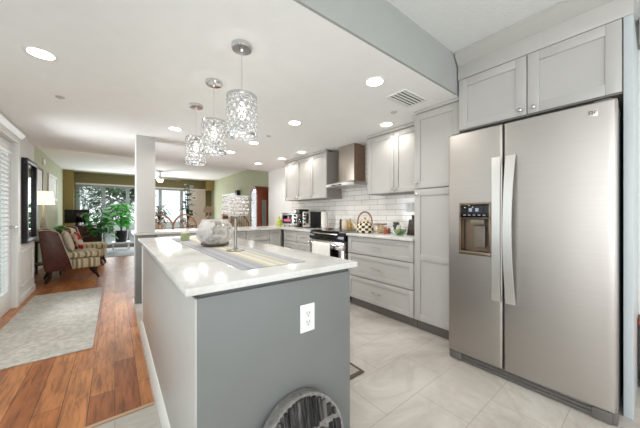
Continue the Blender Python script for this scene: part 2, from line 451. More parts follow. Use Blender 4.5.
# patio door in the left wall, with a horizontal blind
dr = MB()
dr.box(XL - .08, XL - .03, D0 + .02, D1 - .02, 0.01, 0.24, .003).box(XL - .08, XL - .03, D0 + .02, D1 - .02, DZ - .13, DZ - .01, .003)
dr.box(XL - .08, XL - .03, D0 + .02, D0 + .13, .24, DZ - .13, .003).box(XL - .08, XL - .03, D1 - .13, D1 - .02, .24, DZ - .13, .003)
door = struct('door_1', dr, M_trim)
MB().box(XL - .06, XL - .055, D0 + .12, D1 - .12, .23, DZ - .12).build('pane', M_glass, door)
bl = MB()
for i in range(32):
    z = 0.27 + i * 0.05
    bl.prism([(XL - .030, z - .010), (XL - .006, z + .008), (XL - .006, z + .010), (XL - .030, z - .008)], D0 + .14, D1 - .14, 'y')
bl.box(XL - .03, XL + .0, D0 + .13, D1 - .13, DZ - .16, DZ - .12, .003)
bl.build('blind', M_plate, door)
MB().cyl((XL - .03, D1 - .075, 1.0), .026, .012, 'x').cyl((XL - .02, D1 - .075, 1.0), .010, .05, 'x').box(XL + .018, XL + .034, D1 - .19, D1 - .06, .988, 1.012, .005).build('handle', M_nickel, door)
struct('trim_door', MB().box(XL, XL + .022, D0 - .09, D0, 0.004, DZ).box(XL, XL + .022, D1, D1 + .09, 0.004, DZ + .0)
       .box(XL, XL + .026, D0 - .09, D1 + .09, DZ, DZ + .075, .003).prism([(XL, DZ + .075), (XL + .03, DZ + .075), (XL + .065, DZ + .12), (XL + .065, DZ + .14), (XL, DZ + .14)], D0 - .12, D1 + .12, 'y'), M_trim)

# pillar between kitchen and living room, over a half wall that carries the worktop
struct('wall_pillar', MB().box(0.215, 0.425, 4.115, 4.36, 0.918, ZK, 0.003), paint('pillar_paint', (206, 204, 201), .6, .01))
struct('wall_pillar_base', MB().box(0.205, 0.435, 4.115, 4.36, 0.004, 0.884, 0.003), M_isl)
struct('wall_peninsula', MB().box(0.435, XR, 4.66, 4.72, 0.004, 0.884), M_wall)

# outdoors: ground, lanai and a distant white building
struct('ground_outside', MB().box(-25, 25, YF + .13, 45, -0.3, -0.06), paint('paving_outside', (150, 156, 150), 0.9, 0.1))
struct('lanai_floor', MB().box(XLL - .1, XLR + .1, YF + .13, 13.6, -0.06, -.005), paint('lanai_paving', (168, 176, 182), 0.7, 0.05))
struct('ground_patio', MB().box(-8, XL - .13, -5, 8, -0.3, -0.06), paint('patio_paving', (196, 198, 196), 0.9, 0.06))

# ---------------------------------------------------------------- cabinets
def shaker(mb, x0, x1, z0, z1, y, t=0.02, st=0.055, mids=()):
    """five-piece front standing proud of y towards -y"""
    mb.box(x0, x0 + st, y - t, y, z0, z1, .0015).box(x1 - st, x1, y - t, y, z0, z1, .0015)
    mb.box(x0 + st, x1 - st, y - t, y, z0, z0 + st, .0015).box(x0 + st, x1 - st, y - t, y, z1 - st, z1, .0015)
    for m in mids: mb.box(x0 + st, x1 - st, y - t, y, m - st / 2, m + st / 2, .0015)
    mb.box(x0 + st, x1 - st, y - t + .011, y, z0 + st, z1 - st)
    return mb
def bar_handle(parent, xc, z, y, ln=0.11):
    MB().tube([(xc - ln / 2, y - .028, z), (xc + ln / 2, y - .028, z)], .0055).cyl((xc - ln * .36, y - .028, z), .0045, .028, 'y', 8).cyl((xc + ln * .36, y - .028, z), .0045, .028, 'y', 8).build('handle', M_nickel, parent)
def knob(parent, x, z, y):
    MB().lathe([(.005, 0), (.005, -.014), (.013, -.018), (.014, -.026), (.008, -.03)], (x, y, z), 14, 0, 'y').build('knob', M_nickel, parent)
RZ = -PI / 2   # right-wall units: local x runs towards the camera, local y into the wall
FX = 2.385     # carcass front; fronts stand 20 mm proud

def base_drawers(name, label, loc, rz, w, fronts, depth=0.55, doors=None, group=None):
    t = thing(name, label, 'cabinet', loc, rz, group)
    MB().box(0.001, w - .001, 0, depth, .10, .883).build('body', M_carc, t)
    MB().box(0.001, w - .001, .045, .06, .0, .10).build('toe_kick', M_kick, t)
    for z0, z1 in fronts:
        d = shaker(MB(), .006, w - .006, z0, z1, 0, st=0.04 if z1 - z0 < .2 else .05).build('drawer', M_cab, t)
        bar_handle(d, w / 2, (z0 + z1) / 2 + .0, -.02, min(.13, w * .4))
    return t
base_drawers('base_cabinet', 'wide grey three-drawer base cabinet between the range and the tall pantry', (FX, 2.452, 0), RZ, .950, [(.112, .381), (.392, .660), (.671, .876)])
F4 = [(.112, .297), (.307, .492), (.502, .687), (.697, .876)]
base_drawers('base_cabinet', 'narrow grey drawer base cabinet directly left of the range', (FX, 3.655, 0), RZ, .42, F4)
base_drawers('base_cabinet', 'narrow grey drawer base cabinet in the corner under the toaster oven', (FX, 4.085, 0), RZ, .43, F4)
# peninsula fronts face the camera
PY = 4.14
t = thing('base_cabinet', 'slim grey peninsula base cabinet with one door beside the inner corner', 'cabinet', (2.115, PY, 0))
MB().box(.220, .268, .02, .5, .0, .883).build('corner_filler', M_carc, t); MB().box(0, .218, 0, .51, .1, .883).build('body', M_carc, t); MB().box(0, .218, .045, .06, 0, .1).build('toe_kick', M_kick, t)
d = shaker(MB(), .003, .215, .112, .876, 0, st=.045).build('door', M_cab, t); bar_handle(d, .11, .83, -.02, .09)
t.scale = (1, 1, 1)
base_drawers('base_cabinet', 'grey peninsula base cabinet with a wide top drawer, second from the inner corner', (1.685, PY, 0), 0, .43, [(.112, .417), (.427, .697), (.707, .876)], .51)
base_drawers('base_cabinet', 'grey peninsula base cabinet seen behind the candle holder stem', (1.10, PY, 0), 0, .585, [(.112, .417), (.427, .697), (.707, .876)], .51)
base_drawers('base_cabinet', 'grey peninsula base cabinet next to the white pillar', (0.44, PY, 0), 0, .66, [(.112, .417), (.427, .697), (.707, .876)], .51)

# worktops
o = MB().box(2.338, XR - .012, 1.502, 2.455, .885, .917, .003).build('worktop', M_quartz); tag(o, 'white quartz worktop between the range and the pantry', 'countertop')
o = MB().prism([(2.338, 3.237), (XR - .012, 3.237), (XR - .012, 4.77), (0.19, 4.77), (0.19, 4.09), (2.338, 4.09)], .885, .917, 'z').build('worktop', M_quartz)
tag(o, 'long L-shaped white quartz worktop running onto the peninsula', 'countertop')

# pantry
t = thing('pantry_cabinet', 'tall light grey pantry cabinet between the fridge and the drawers', 'cabinet', (FX, 1.498, 0), RZ)
PW = .444
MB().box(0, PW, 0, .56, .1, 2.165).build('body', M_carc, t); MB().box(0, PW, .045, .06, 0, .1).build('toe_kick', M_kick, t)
d = shaker(MB(), .003, PW - .003, 1.413, 2.145, 0, st=.062).build('door', M_cab, t); knob(d, .035, 1.47, -.02)
d = shaker(MB(), .003, PW - .003, .112, 1.402, 0, st=.062, mids=(.735,)).build('door', M_cab, t); knob(d, .035, 1.35, -.02)
MB().box(0, PW, -.03, .3, 2.15, 2.178, .003).build('crown_moulding', M_cab, t)

# uppers
def upper(label, y1, y0, z0, z1, x, nd, group=None):
    w = y1 - y0
    t = thing('wall_cabinet', label, 'cabinet', (x + .02, y1, 0), RZ, group)
    D = XR - x - .02 - .009
    MB().box(0, w, 0, D, z0, z1).build('body', M_carc, t)
    dw = w / nd
    for i in range(nd):
        d = shaker(MB(), i * dw + .003, (i + 1) * dw - .003, z0 + .004, z1 - .03, 0, st=.058).build('door', M_cab, t)
        kx = (i + 1) * dw - .03 if (i % 2 == 0) else i * dw + .03
        if nd == 3 and i == 2: kx = i * dw + .03
        knob(d, kx, z0 + .045, -.02)
    MB().box(-.0, w, -.035, .1, z1 - .024, z1 + .012, .003).build('crown_moulding', M_kick if False else M_cab, t)
    return t
upper('pair of light grey shaker wall cabinets above the kettle, beside the pantry', 2.345, 1.505, 1.41, 2.165, 2.615, 2)
upper('light grey three-door shaker wall cabinet above the toaster oven, left of the hood', 4.47, 3.19, 1.41, 2.165, 2.615, 3)

# fridge housing
t = thing('fridge_cabinet', 'two-door light grey cabinet above the stainless fridge with crown moulding', 'cabinet', (2.32, 1.040, 0), RZ)
FWD = .919
MB().box(0, FWD, 0, .625, 1.862, 2.43).build('body', M_carc, t)
d = shaker(MB(), .006, .470, 1.868, 2.288, 0, st=.065).build('door', M_cab, t); knob(d, .435, 1.905, -.02)
d = shaker(MB(), .476, FWD - .004, 1.868, 2.288, 0, st=.065).build('door', M_cab, t); knob(d, .513, 1.905, -.02)
MB().box(-.0, FWD + .04, -.022, .0, 2.292, 2.432, .002).build('frieze', M_cab, t)
MB().prism([(-.022, 2.41), (-.03, 2.415), (-.085, 2.485), (-.085, 2.508), (0, 2.508), (0, 2.43)], -.0, FWD + .04, 'x').build('crown_moulding', M_cab, t)
o = MB().box(2.30, XR - .002, .082, .119, 0.001, 2.29, .002).build('side_panel', paint('pale_grey_panel', (186, 192, 193), .4, .01)); o.name = 'fridge_end_panel'
tag(o, 'tall pale grey end panel closing off the right side of the fridge', 'panel')

# ---------------------------------------------------------------- refrigerator
def fridge():
    t = thing('refrigerator', 'stainless steel side-by-side refrigerator with a water dispenser', 'refrigerator', (2.13, 1.046, 0), RZ)
    Wd = .915
    M_case = paint('fridge_case', (92, 92, 94), .45, .04)
    MB().box(.004, Wd - .004, .082, .80, .03, 1.775, .004).build('case', M_case, t)
    def door_mesh(x0, x1, z0, z1, hole=None):
        """bowed front skin with rounded vertical edges; hole=(hx0,hx1,hz0,hz1) leaves an opening"""
        bm = MB(); n = 24; xs = []
        for i in range(n + 1): xs.append(x0 + (x1 - x0) * (0.5 - 0.5 * math.cos(PI * i / n)))
        if hole: xs = sorted(set([x for x in xs if min(abs(x - hole[0]), abs(x - hole[1])) > .006] + [hole[0], hole[1]]))
        zs = [z0, z0 + .006] + [z0 + (z1 - z0) * k / 16 for k in range(1, 16)] + [z1 - .006, z1]
        if hole: zs = sorted(set([z for z in zs if min(abs(z - hole[2]), abs(z - hole[3])) > .01] + [hole[2], hole[3]]))
        def Y(x, z):
            u = (x - x0) / (x1 - x0) * 2 - 1
            y = .006 * u * u
            e = min(x - x0, x1 - x)
            if e < .014: y += .014 - math.sqrt(max(0, .014 ** 2 - (.014 - e) ** 2))
            e = min(z - z0, z1 - z)
            if e < .005: y += .004
            return y
        g = [[bm.bm.verts.new((x, Y(x, z), z)) for x in xs] for z in zs]
        for j in range(len(zs) - 1):
            for i in range(len(xs) - 1):
                cx = (xs[i] + xs[i + 1]) / 2; cz = (zs[j] + zs[j + 1]) / 2
                if hole and hole[0] < cx < hole[1] and hole[2] < cz < hole[3]: continue
                bm.bm.faces.new((g[j][i], g[j][i + 1], g[j + 1][i + 1], g[j + 1][i]))
        b = .075
        bk = [bm.bm.verts.new((x, b, z)) for x, z in ((x0, z0), (x1, z0), (x1, z1), (x0, z1))]
        bm.bm.faces.new(bk[::-1])
        bm.bm.faces.new([g[0][i] for i in range(len(xs) - 1, -1, -1)] + [bk[0], bk[1]])
        bm.bm.faces.new([g[-1][i] for i in range(len(xs))] + [bk[2], bk[3]])
        bm.bm.faces.new([g[j][0] for j in range(len(zs))] + [bk[3], bk[0]])
        bm.bm.faces.new([g[j][-1] for j in range(len(zs) - 1, -1, -1)] + [bk[1], bk[2]])
        return bm
    Z0, Z1 = .075, 1.79
    hx0, hx1, hz0, hz1 = .090, .312, .852, 1.247
    ld = door_mesh(.002, .383, Z0, Z1, (hx0, hx1, hz0, hz1)).build('door', M_steel, t, .5)
    ld['label'] = 'narrow freezer door with dispenser'
    rd = door_mesh(.389, .913, Z0, Z1).build('door', M_steel, t, .5)
    rd['label'] = 'wide fresh-food door'
    # dispenser
    M_bronze = mk_steel('dispenser_steel', (136, 121, 105), 30, 30, .4)
    dz = MB()
    dz.box(hx0, hx1, -.004, .03, 1.125, hz1, .003)                                    # fascia
    dz.box(hx0, hx0 + .014, -.006, .06, hz0, 1.125, .003).box(hx1 - .014, hx1, -.006, .06, hz0, 1.125, .003)
    dz.box(hx0, hx1, -.008, .065, hz0, hz0 + .028, .004)
    dz.box(hx0, hx1, .072, .078, hz0, 1.125)
    dp = dz.build('dispenser', M_bronze, ld)
    MB().box(hx0 + .012, hx1 - .012, -.008, -.002, 1.135, hz1 - .012, .003).build('control_panel', M_blackgl, ld)
    M_pm = paint('panel_marks', (150, 160, 176), .4)
    for i in range(5): MB().box(hx0 + .035 + i * .034, hx0 + .053 + i * .034, -.0092, -.0075, 1.150, 1.156).build('button', M_pm, ld)
    for i in range(2): MB().box(hx0 + .075 + i * .045, hx0 + .098 + i * .045, -.0092, -.0075, 1.18, 1.205).build('indicator', M_pm, ld)
    MB().box(hx0 + .095, hx1 - .05, .03, .045, .91, 1.075, .008).box(hx0 + .085, hx1 - .045, .0, .02, 1.085, 1.12, .004).build('paddle', paint('paddle_plastic', (112, 103, 92), .3, .04), ld)
    # bowed strap handles
    for dd, xb, s in ((ld, .352, -1), (rd, .436, 1)):
        hb = MB(); pr = None
        n = 22
        for i in range(n + 1):
            f = i / n; z = .55 + f * 1.01
            bow = math.sin(PI * f)
            yo = -.022 - .040 * bow ** .7
            wdt = .024 + .004 * (2 * f - 1) ** 2
            xo = xb - s * .010 * bow
            row = [hb.bm.verts.new(p) for p in ((xo - wdt, yo, z), (xo + wdt, yo - .0, z), (xo + wdt, yo + .012, z), (xo - wdt, yo + .012, z))]
            if pr:
                for k in range(4): hb.bm.faces.new((pr[k], pr[(k + 1) % 4], row[(k + 1) % 4], row[k]))
            else: hb.bm.faces.new(row[::-1])
            pr = row
        hb.bm.faces.new(pr)
        hb.box(xb - .015, xb + .015, -.018, .012, .552, .60, .003).box(xb - .015, xb + .015, -.018, .012, 1.512, 1.558, .003)
        hb.build('handle', M_strap, dd, .6)
    # brand badge plate: framed square beside short bars
    bd = MB().box(.802, .842, -.0015, .006, 1.715, 1.748, .001)
    bd.build('badge', paint('badge_silver', (216, 212, 204), .3, .02, metal=.6), rd)
    mk = MB()
    for a in ((.806, .822, 1.741, 1.744), (.806, .822, 1.722, 1.725), (.806, .809, 1.722, 1.744), (.819, .822, 1.722, 1.744), (.806, .822, 1.731, 1.734),
              (.826, .829, 1.722, 1.744), (.829, .838, 1.741, 1.744), (.829, .836, 1.732, 1.735), (.829, .838, 1.722, 1.725)):
        mk.box(a[0], a[1], -.003, -.001, a[2], a[3])
    mk.build('badge_mark', paint('badge_dark', (96, 84, 78), .4), rd)
    MB().box(.0, Wd, .03, .1, .004, .07, .003).box(.06, Wd - .06, .02, .03, .018, .03).box(.06, Wd - .06, .02, .03, .04, .052).box(.02, .10, .015, .03, .006, .068, .003).box(Wd - .10, Wd - .02, .015, .03, .006, .068, .003).build('grille', paint('grille_plastic', (98, 94, 90), .45, .04), t)
    for hx in (.02, Wd - .09): MB().box(hx, hx + .07, .03, .14, 1.776, 1.806, .004).build('hinge_cover', paint('grille_plastic', (98, 94, 90)), t)
fridge()

# ---------------------------------------------------------------- range, hood
def kitchen_range():
    t = thing('range', 'stainless steel slide-in range with black glass cooktop', 'range', (2.345, 3.228, 0), RZ)
    w = .764
    MB().box(0.004, w - .004, .03, .58, .06, .90, .003).build('body', paint('range_side', (30, 30, 32), .4), t)
    MB().box(0, w, .0, .592, .903, .921, .003).build('cooktop', M_blackgl, t)
    for x, y, r in ((.2, .17, .1), (.56, .17, .085), (.2, .42, .075), (.56, .42, .1)):
        MB().lathe([(r - .004, .9212), (r, .9218), (r + .002, .9212)], (x, y, 0), 32, 0, cap=False).build('burner_ring', paint('burner_print', (96, 96, 98), .3), t)
    MB().prism([(-.03, .80), (-.036, .83), (-.022, .902), (.03, .902), (.03, .80)], .006, w - .006, 'x', bev=.003).build('control_panel', M_blackgl, t)
    MB().box(.12, .64, -.040, -.030, .876, .892, .002).build('panel_trim', M_steel2, t)
    dd = MB()
    dd.box(.01, w - .01, -.03, .03, .28, .36, .004).box(.01, w - .01, -.03, .03, .68, .785, .004).box(.01, .11, -.03, .03, .36, .68, .004).box(w - .11, w - .01, -.03, .03, .36, .68, .004)
    od = dd.build('oven_door', M_steel2, t)
    MB().box(.10, w - .10, -.024, .0, .35, .69).build('oven_window', M_blackgl, od)
    MB().tube([(.05, -.075, .745), (w - .05, -.075, .745)], .012, 12).box(.06, .085, -.075, -.028, .737, .753, .003).box(w - .085, w - .06, -.075, -.028, .737, .753, .003).build('handle', M_chrome, od)
    dw = MB().box(.01, w - .01, -.03, .03, .07, .27, .004).build('drawer', M_steel2, t)
    MB().box(.04, w - .04, .05, .09, 0, .07).build('toe_kick', M_dark, t)
kitchen_range()
# towel over the oven handle: draped sheet, local to range front (world: x=2.27, y 2.72..3.1)
def towel():
    t = MB(); n = 18; y0, y1 = 2.67, 3.06
    prof = [(2.250, .47), (2.248, .6), (2.249, .70), (2.2515, .745), (2.259, .760), (2.270, .7635), (2.281, .760), (2.2885, .745), (2.290, .72), (2.291, .70)]
    rows = []
    for i in range(n + 1):
        y = y0 + (y1 - y0) * i / n; wv = .004 * math.sin(i * 1.3)
        rows.append([t.bm.verts.new((x + (wv if z < .72 and x < 2.27 else 0), y, z)) for x, z in prof])
    for a, b in zip(rows, rows[1:]):
        for k in range(len(prof) - 1): t.bm.faces.new((a[k], b[k], b[k + 1], a[k + 1]))
    o = t.build('dish_towel', M_towel, None, 1.2)
    m = o.modifiers.new('thickness', 'SOLIDIFY'); m.thickness = .005; m.offset = 0
    tag(o, 'white dish towel hanging over the oven door handle', 'towel')
towel()
def hood():
    t = thing('range_hood', 'stainless steel chimney range hood with a slim curved canopy', 'range hood', (XR - .009, 2.84, 0), RZ)
    MB().box(-.167, .167, -.235, 0, 1.64, 2.178, .002).box(-.163, .163, -.231, -.001, 1.9, 2.177).build('chimney', M_hood, t)
    MB().box(.1672, .1690, -.234, -.001, 1.645, 2.177).build('side_reflection', mk_grain('brown_reflection_tint', (112, 88, 72), (142, 114, 94), (14, 14, 2), .4), t)  # brown reflection on the near chimney side, put in as a coloured sheet
    # canopy: bowed thin visor widening to the front
    c = MB(); n = 16; top = []; bot = []
    for i in range(n + 1):
        f = i / n * 2 - 1
        x = f * .30; y = -.44 + .06 * f * f
        top.append((x, y, 1.598)); bot.append((x, y + .012, 1.562))
    back_t = [(-.24, -.02, 1.64), (.24, -.02, 1.64)]
    T = [c.bm.verts.new(p) for p in top]; B = [c.bm.verts.new(p) for p in bot]
    m_t = [c.bm.verts.new((-.17 + .34 * i / n, -.24, 1.645)) for i in range(n + 1)]
    k_t = [c.bm.verts.new((-.17 + .34 * i / n, -.005, 1.645)) for i in range(n + 1)]
    k_b = [c.bm.verts.new((-.28 + .56 * i / n, -.005, 1.565)) for i in range(n + 1)]
    for i in range(n):
        for a, b in ((T, B), (T, m_t), (m_t, k_t), (k_t, k_b), (k_b, B)): c.bm.faces.new((a[i], a[i + 1], b[i + 1], b[i]))
    for i in (0, n): c.bm.faces.new([q[i] for q in (T, m_t, k_t, k_b, B)])
    c.build('canopy', M_strap, t)
    MB().box(-.1, .1, -.432, -.424, 1.567, 1.583, .002).build('control_strip', M_dark, t)
    MB().box(-.22, .22, -.34, -.06, 1.560, 1.566).build('filter', M_nickel, t)
hood()

# ---------------------------------------------------------------- island
IX0, IX1, IY0, IY1 = .217, .962, .98, 3.15
t = thing('kitchen_island', 'blue-grey kitchen island with a white quartz top in the foreground', 'kitchen island', ((IX0 + IX1) / 2, (IY0 + IY1) / 2, 0))
def isl(mb, name, mat): return mb.move((-(IX0 + IX1) / 2, -(IY0 + IY1) / 2, 0)).build(name, mat, t)
isl(MB().box(IX0 + .008, IX1, IY0, IY1, .0, .868, .002), 'body', M_isl)
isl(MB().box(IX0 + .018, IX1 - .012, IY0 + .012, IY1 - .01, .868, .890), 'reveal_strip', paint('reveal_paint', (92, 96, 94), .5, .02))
isl(MB().box(IX0, IX0 + .008, IY0 + .0, IY1, .0, .868, .001), 'side_panel', M_cab)
isl(MB().box(IX0 - .006, IX0 + .012, IY1 - .05, IY1 + .004, .0, .868, .002), 'corner_bead', M_trim)
isl(MB().prism([(IX0, .0), (IX0 - .016, .0), (IX0 - .016, .085), (IX0 - .010, .095), (IX0 - .006, .105), (IX0, .108)], IY0 - .004, IY1, 'y'), 'baseboard', M_trim)
isl(MB().box(IX0 + .01, IX1 + .008, IY0 - .012, IY0, .0, .03, .003), 'shoe_moulding', M_isl)
isl(MB().box(.183, .985, .948, 3.18, .890, .918, .004, seg=3), 'worktop', M_quartz)
isl_out = thing('power_outlet', 'white duplex power outlet on the grey island end panel', 'outlet', (.69, IY0, .692))
MB().box(-.039, .039, -.006, 0, -.062, .062, .002).build('cover_plate', M_plate, isl_out)
for zz in (.02, -.02):
    s = MB().lathe([(.0165, -.009), (.0165, -.004)], (0, 0, zz), 24, 0, 'y').build('socket', paint('socket_white', (226, 226, 224), .4), isl_out)
    MB().box(-.008, -.0055, -.0095, -.0085, zz - .001, zz + .008).box(.0055, .008, -.0095, -.0085, zz - .001, zz + .008).cyl((0, -.0095, zz - .009), .0028, .001, 'y', 10).build('slot', M_dark, s)

# table runner and the objects on the island
o = MB().box(0, .33, 0, 1.845, 0, .003, .001).build('table_runner', M_runner, None, .6, (.435, 1.105, .9185)); tag(o, 'grey and yellow striped table runner along the island top', 'table runner')
TZ = .922
def crystal_sleeve(r, z0, z1, rows, cols, bead=.011, square=False):
    """strings of round faceted crystals linked by fine wires"""
    m = MB()
    for j in range(rows):
        z = z0 + (z1 - z0) * (j + .5) / rows
        for i in range(cols):
            a = 2 * PI * (i + .5 * (j % 2) ) / cols
            if square:
                k = 1 / max(abs(math.cos(a)), abs(math.sin(a)))
            else: k = 1
            x, y = r * k * math.cos(a), r * k * math.sin(a)
            rot = Matrix.Rotation(a, 3, 'Z')
            vs = []
            for p in ((bead * .55, 0, 0), (-bead * .55, 0, 0)): vs.append(m.bm.verts.new(rot @ Vector(p) + Vector((x, y, z))))
            ring = [m.bm.verts.new(rot @ Vector((0, bead * math.cos(2 * PI * q / 8), bead * math.sin(2 * PI * q / 8))) + Vector((x, y, z))) for q in range(8)]
            for q in range(8):
                m.bm.faces.new((vs[0], ring[q], ring[(q + 1) % 8])); m.bm.faces.new((vs[1], ring[(q + 1) % 8], ring[q]))
    return m
def mk_crystal():
    t = NT('cut_crystal')
    t.set(color=(.80, .81, .82, 1), rough=.08, trans=.75, ior=1.45); return t.m
M_crys = mk_crystal()

t = thing('candle_holder', 'slender silver candle holder with a square crystal shade on the island', 'candle holder', (.624, 1.70, TZ))
MB().lathe([(.058, 0), (.058, .004), (.02, .008), (.011, .02), (.009, .04), (.0085, .2), (.01, .212), (.03, .222), (.03, .228)], (0, 0, 0), 28).build('stem', paint('pewter', (150, 145, 138), .32, .03, metal=1.0), t)
MB().box(-.062, .062, -.062, .062, .228, .232, .001).build('tray', M_nickel, t)
MB().box(-.064, .064, -.064, -.06, .352, .357).box(-.064, .064, .06, .064, .352, .357).box(-.064, -.06, -.06, .06, .352, .357).box(.06, .064, -.06, .06, .352, .357).build('top_frame', M_nickel, t)
qf = NT('frosted_crystal'); qf.set(color=(.93, .88, .86, 1), rough=.25, trans=.55, ior=1.35)
crystal_sleeve(.062, .234, .352, 5, 20, .0112, True).build('crystal_shade', qf.m, t, .1)
MB().lathe([(.02, .232), (.02, .29), (.004, .292), (.002, .302)], (0, 0, 0), 16).build('candle', M_linen, t)

qg = NT('cloudy_glass'); ng = qg.noise(qg.coord(), 16, 5, .6, 1.2)
qg.set(color=qg.ramp(ng, [(.34, L(150, 140, 128)), (.46, L(216, 211, 204)), (.62, L(238, 236, 232))]), rough=.08)
tg = qg.n('ShaderNodeBsdfTransparent'); mg = qg.n('ShaderNodeMixShader'); mg.inputs[0].default_value = .42
qg.l(tg.outputs[0], mg.inputs[1]); qg.l(qg.p.outputs[0], mg.inputs[2]); qg.l(mg.outputs[0], qg.out.inputs[0])
M_cloud = qg.m
t = thing('glass_bowl', 'round cloudy white glass bowl filled with shells on the runner', 'bowl', (.60, 2.06, TZ))
prof = [(.06, 0), (.095, .018), (.128, .065), (.134, .105), (.122, .15), (.095, .185), (.088, .20)]
MB().lathe(prof + [(.085, .20), (.092, .184), (.118, .149), (.13, .105), (.124, .066), (.092, .022), (.0005, .006)], (0, 0, 0), 40).build('vessel', M_cloud, t)
MB().lathe([(.055, -.0005), (.10, .012), (.102, .02), (.096, .02), (.05, .0)], (0, 0, 0), 32, cap=False).build('foot', paint('bowl_foot', (96, 84, 70), .4, .1), t)
M_shell = mk_fabric('white_shells', (168, 156, 144), (246, 243, 238), 10, .5)
m = MB(); random.seed(3)
for i in range(190):
    while True:
        p = Vector((random.uniform(-.115, .115), random.uniform(-.115, .115), random.uniform(.022, .172)))
        rr = .100 * max(.05, 1 - ((p.z - .1) / .115) ** 2) ** .5
        if rr * .62 < Vector((p.x, p.y)).length < rr: break
    m.ball(p, random.uniform(.014, .023), (1, random.uniform(.6, 1), random.uniform(.5, .9)), 8, 6, noise=.1)
o = m.build('shell_filling', M_shell, t); o['kind'] = 'stuff'

t = thing('candle_jar', 'small green candle jar with a cream lid behind the glass bowl', 'jar', (.50, 2.62, TZ))
MB().lathe([(.034, 0), (.036, .005), (.036, .062), (.033, .064)], (0, 0, 0), 24).build('jar', paint('green_wax', (150, 160, 118), .3, .1), t)
MB().lathe([(.034, .0645), (.034, .074), (.03, .078)], (0, 0, 0), 24).build('lid', M_linen, t)

# round carved wooden plaque leaning on the island
def plaque():
    t = thing('wooden_plaque', 'round weathered grey wooden plaque leaning against the island front', 'plaque', (.618, .838, 0.004))
    t.rotation_euler = (math.radians(-12.5), 0, 0)
    R = .203
    M_grey = mk_grain('weathered_rim', (104, 101, 97), (148, 144, 139), (6, 6, 6), .8)
    def mkb():
        q = NT('weathered_bark'); n = q.noise(q.coord((26, 4, 3)), 1.6, 6, .7, .8)
        q.set(color=q.ramp(n, [(.40, L(22, 21, 20)), (.54, L(66, 64, 61)), (.7, L(128, 124, 119))]), rough=.85); q.bump(n, .8, .02); return q.m
    M_bark = mkb()
    MB().lathe([(R - .02, 0), (R, .005), (R, .05), (R - .02, .052)], (0, 0, R), 48, 0, 'y', cap=True).build('back_disc', M_grey, t)
    rim = []
    MB().lathe([(R - .014, -.003), (R - .003, -.005), (R, .004), (R - .014, .004), (R - .014, -.003)], (0, 0, R), 48, 0, 'y', cap=False).build('rim', M_grey, t)
    m = MB(); random.seed(5); x = -R + .02
    while x < R - .022:
        w = random.uniform(.010, .024); g = random.uniform(.002, .006)
        xc = x + w / 2; h = math.sqrt(max(0, (R - .015) ** 2 - (abs(xc) + w / 2) ** 2))
        zt = R + h
        # upper fan of ridges, broken by a slanting gap
        split = R + .052 + .10 * (xc - .02)
        dp = random.uniform(.003, .016)
        if zt - split > .02: m.box(x, x + w, -dp, .002, split + random.uniform(0, .015), zt, .002)
        s2 = split - random.uniform(.02, .035)
        if s2 - (R - h) > .02: m.box(x, x + w, -random.uniform(.003, .012), .002, R - h, s2, .002)
        x += w + g
    m.build('carved_slats', M_bark, t)
    MB().prism([(-.07, R - .07), (.06, R - .08), (.12, R + .02), (.09, R + .045), (-.03, R + .032)], -.014, .001, 'y', bev=.004).build('centre_block', mk_grain('brown_bark', (70, 56, 46), (118, 98, 82), (8, 8, 8), .8), t)
plaque()

# ---------------------------------------------------------------- pendants and ceiling fittings
def pendant(label, x, y):
    t = thing('pendant_light', label, 'pendant light', (x, y, ZK), 0, 'crystal pendants over the island')
    MB().lathe([(.062, 0), (.062, -.018), (.056, -.026), (.012, -.028), (.008, -.04)], (0, 0, 0), 32).build('canopy', M_chrome, t)
    MB().tube([(0, 0, -.03), (0, 0, -.30)], .0016, 6).build('cord', M_nickel, t)
    MB().lathe([(.010, -.345), (.012, -.31), (.010, -.29), (.004, -.285)], (0, 0, 0), 16).build('lamp_holder', M_chrome, t)
    ring = lambda f, zz: f.lathe([(.084, zz - .007), (.089, zz - .007), (.089, zz + .007), (.084, zz + .007), (.084, zz - .007)], (0, 0, 0), 40, cap=False)
    ring(MB(), -.545).build('lower_ring', M_chrome, t)
    f = ring(MB(), -.312)
    for k in range(3):
        a = k * 2 * PI / 3; f.tube([(0, 0, -.305), (.085 * math.cos(a), .085 * math.sin(a), -.312)], .002, 6)
    f.build('upper_ring', M_chrome, t)
    crystal_sleeve(.086, -.536, -.322, 7, 16, .0135).build('crystal_shade', M_crys, t, .1)
    MB().lathe([(.009, -.345), (.016, -.37), (.022, -.40), (.018, -.43), (.006, -.445)], (0, 0, 0), 16).build('bulb', M_bulb, t)
    lamp('pendant_lamp', 'POINT', (0, 0, -.60), 1.2, (1, .95, .88), .03, parent=t)
    return t
pendant('nearest crystal pendant, hanging over the island front', .606, 1.545)
pendant('middle crystal pendant of the row over the island', .602, 2.10)
pendant('farthest crystal pendant, over the back of the island', .60, 2.657)

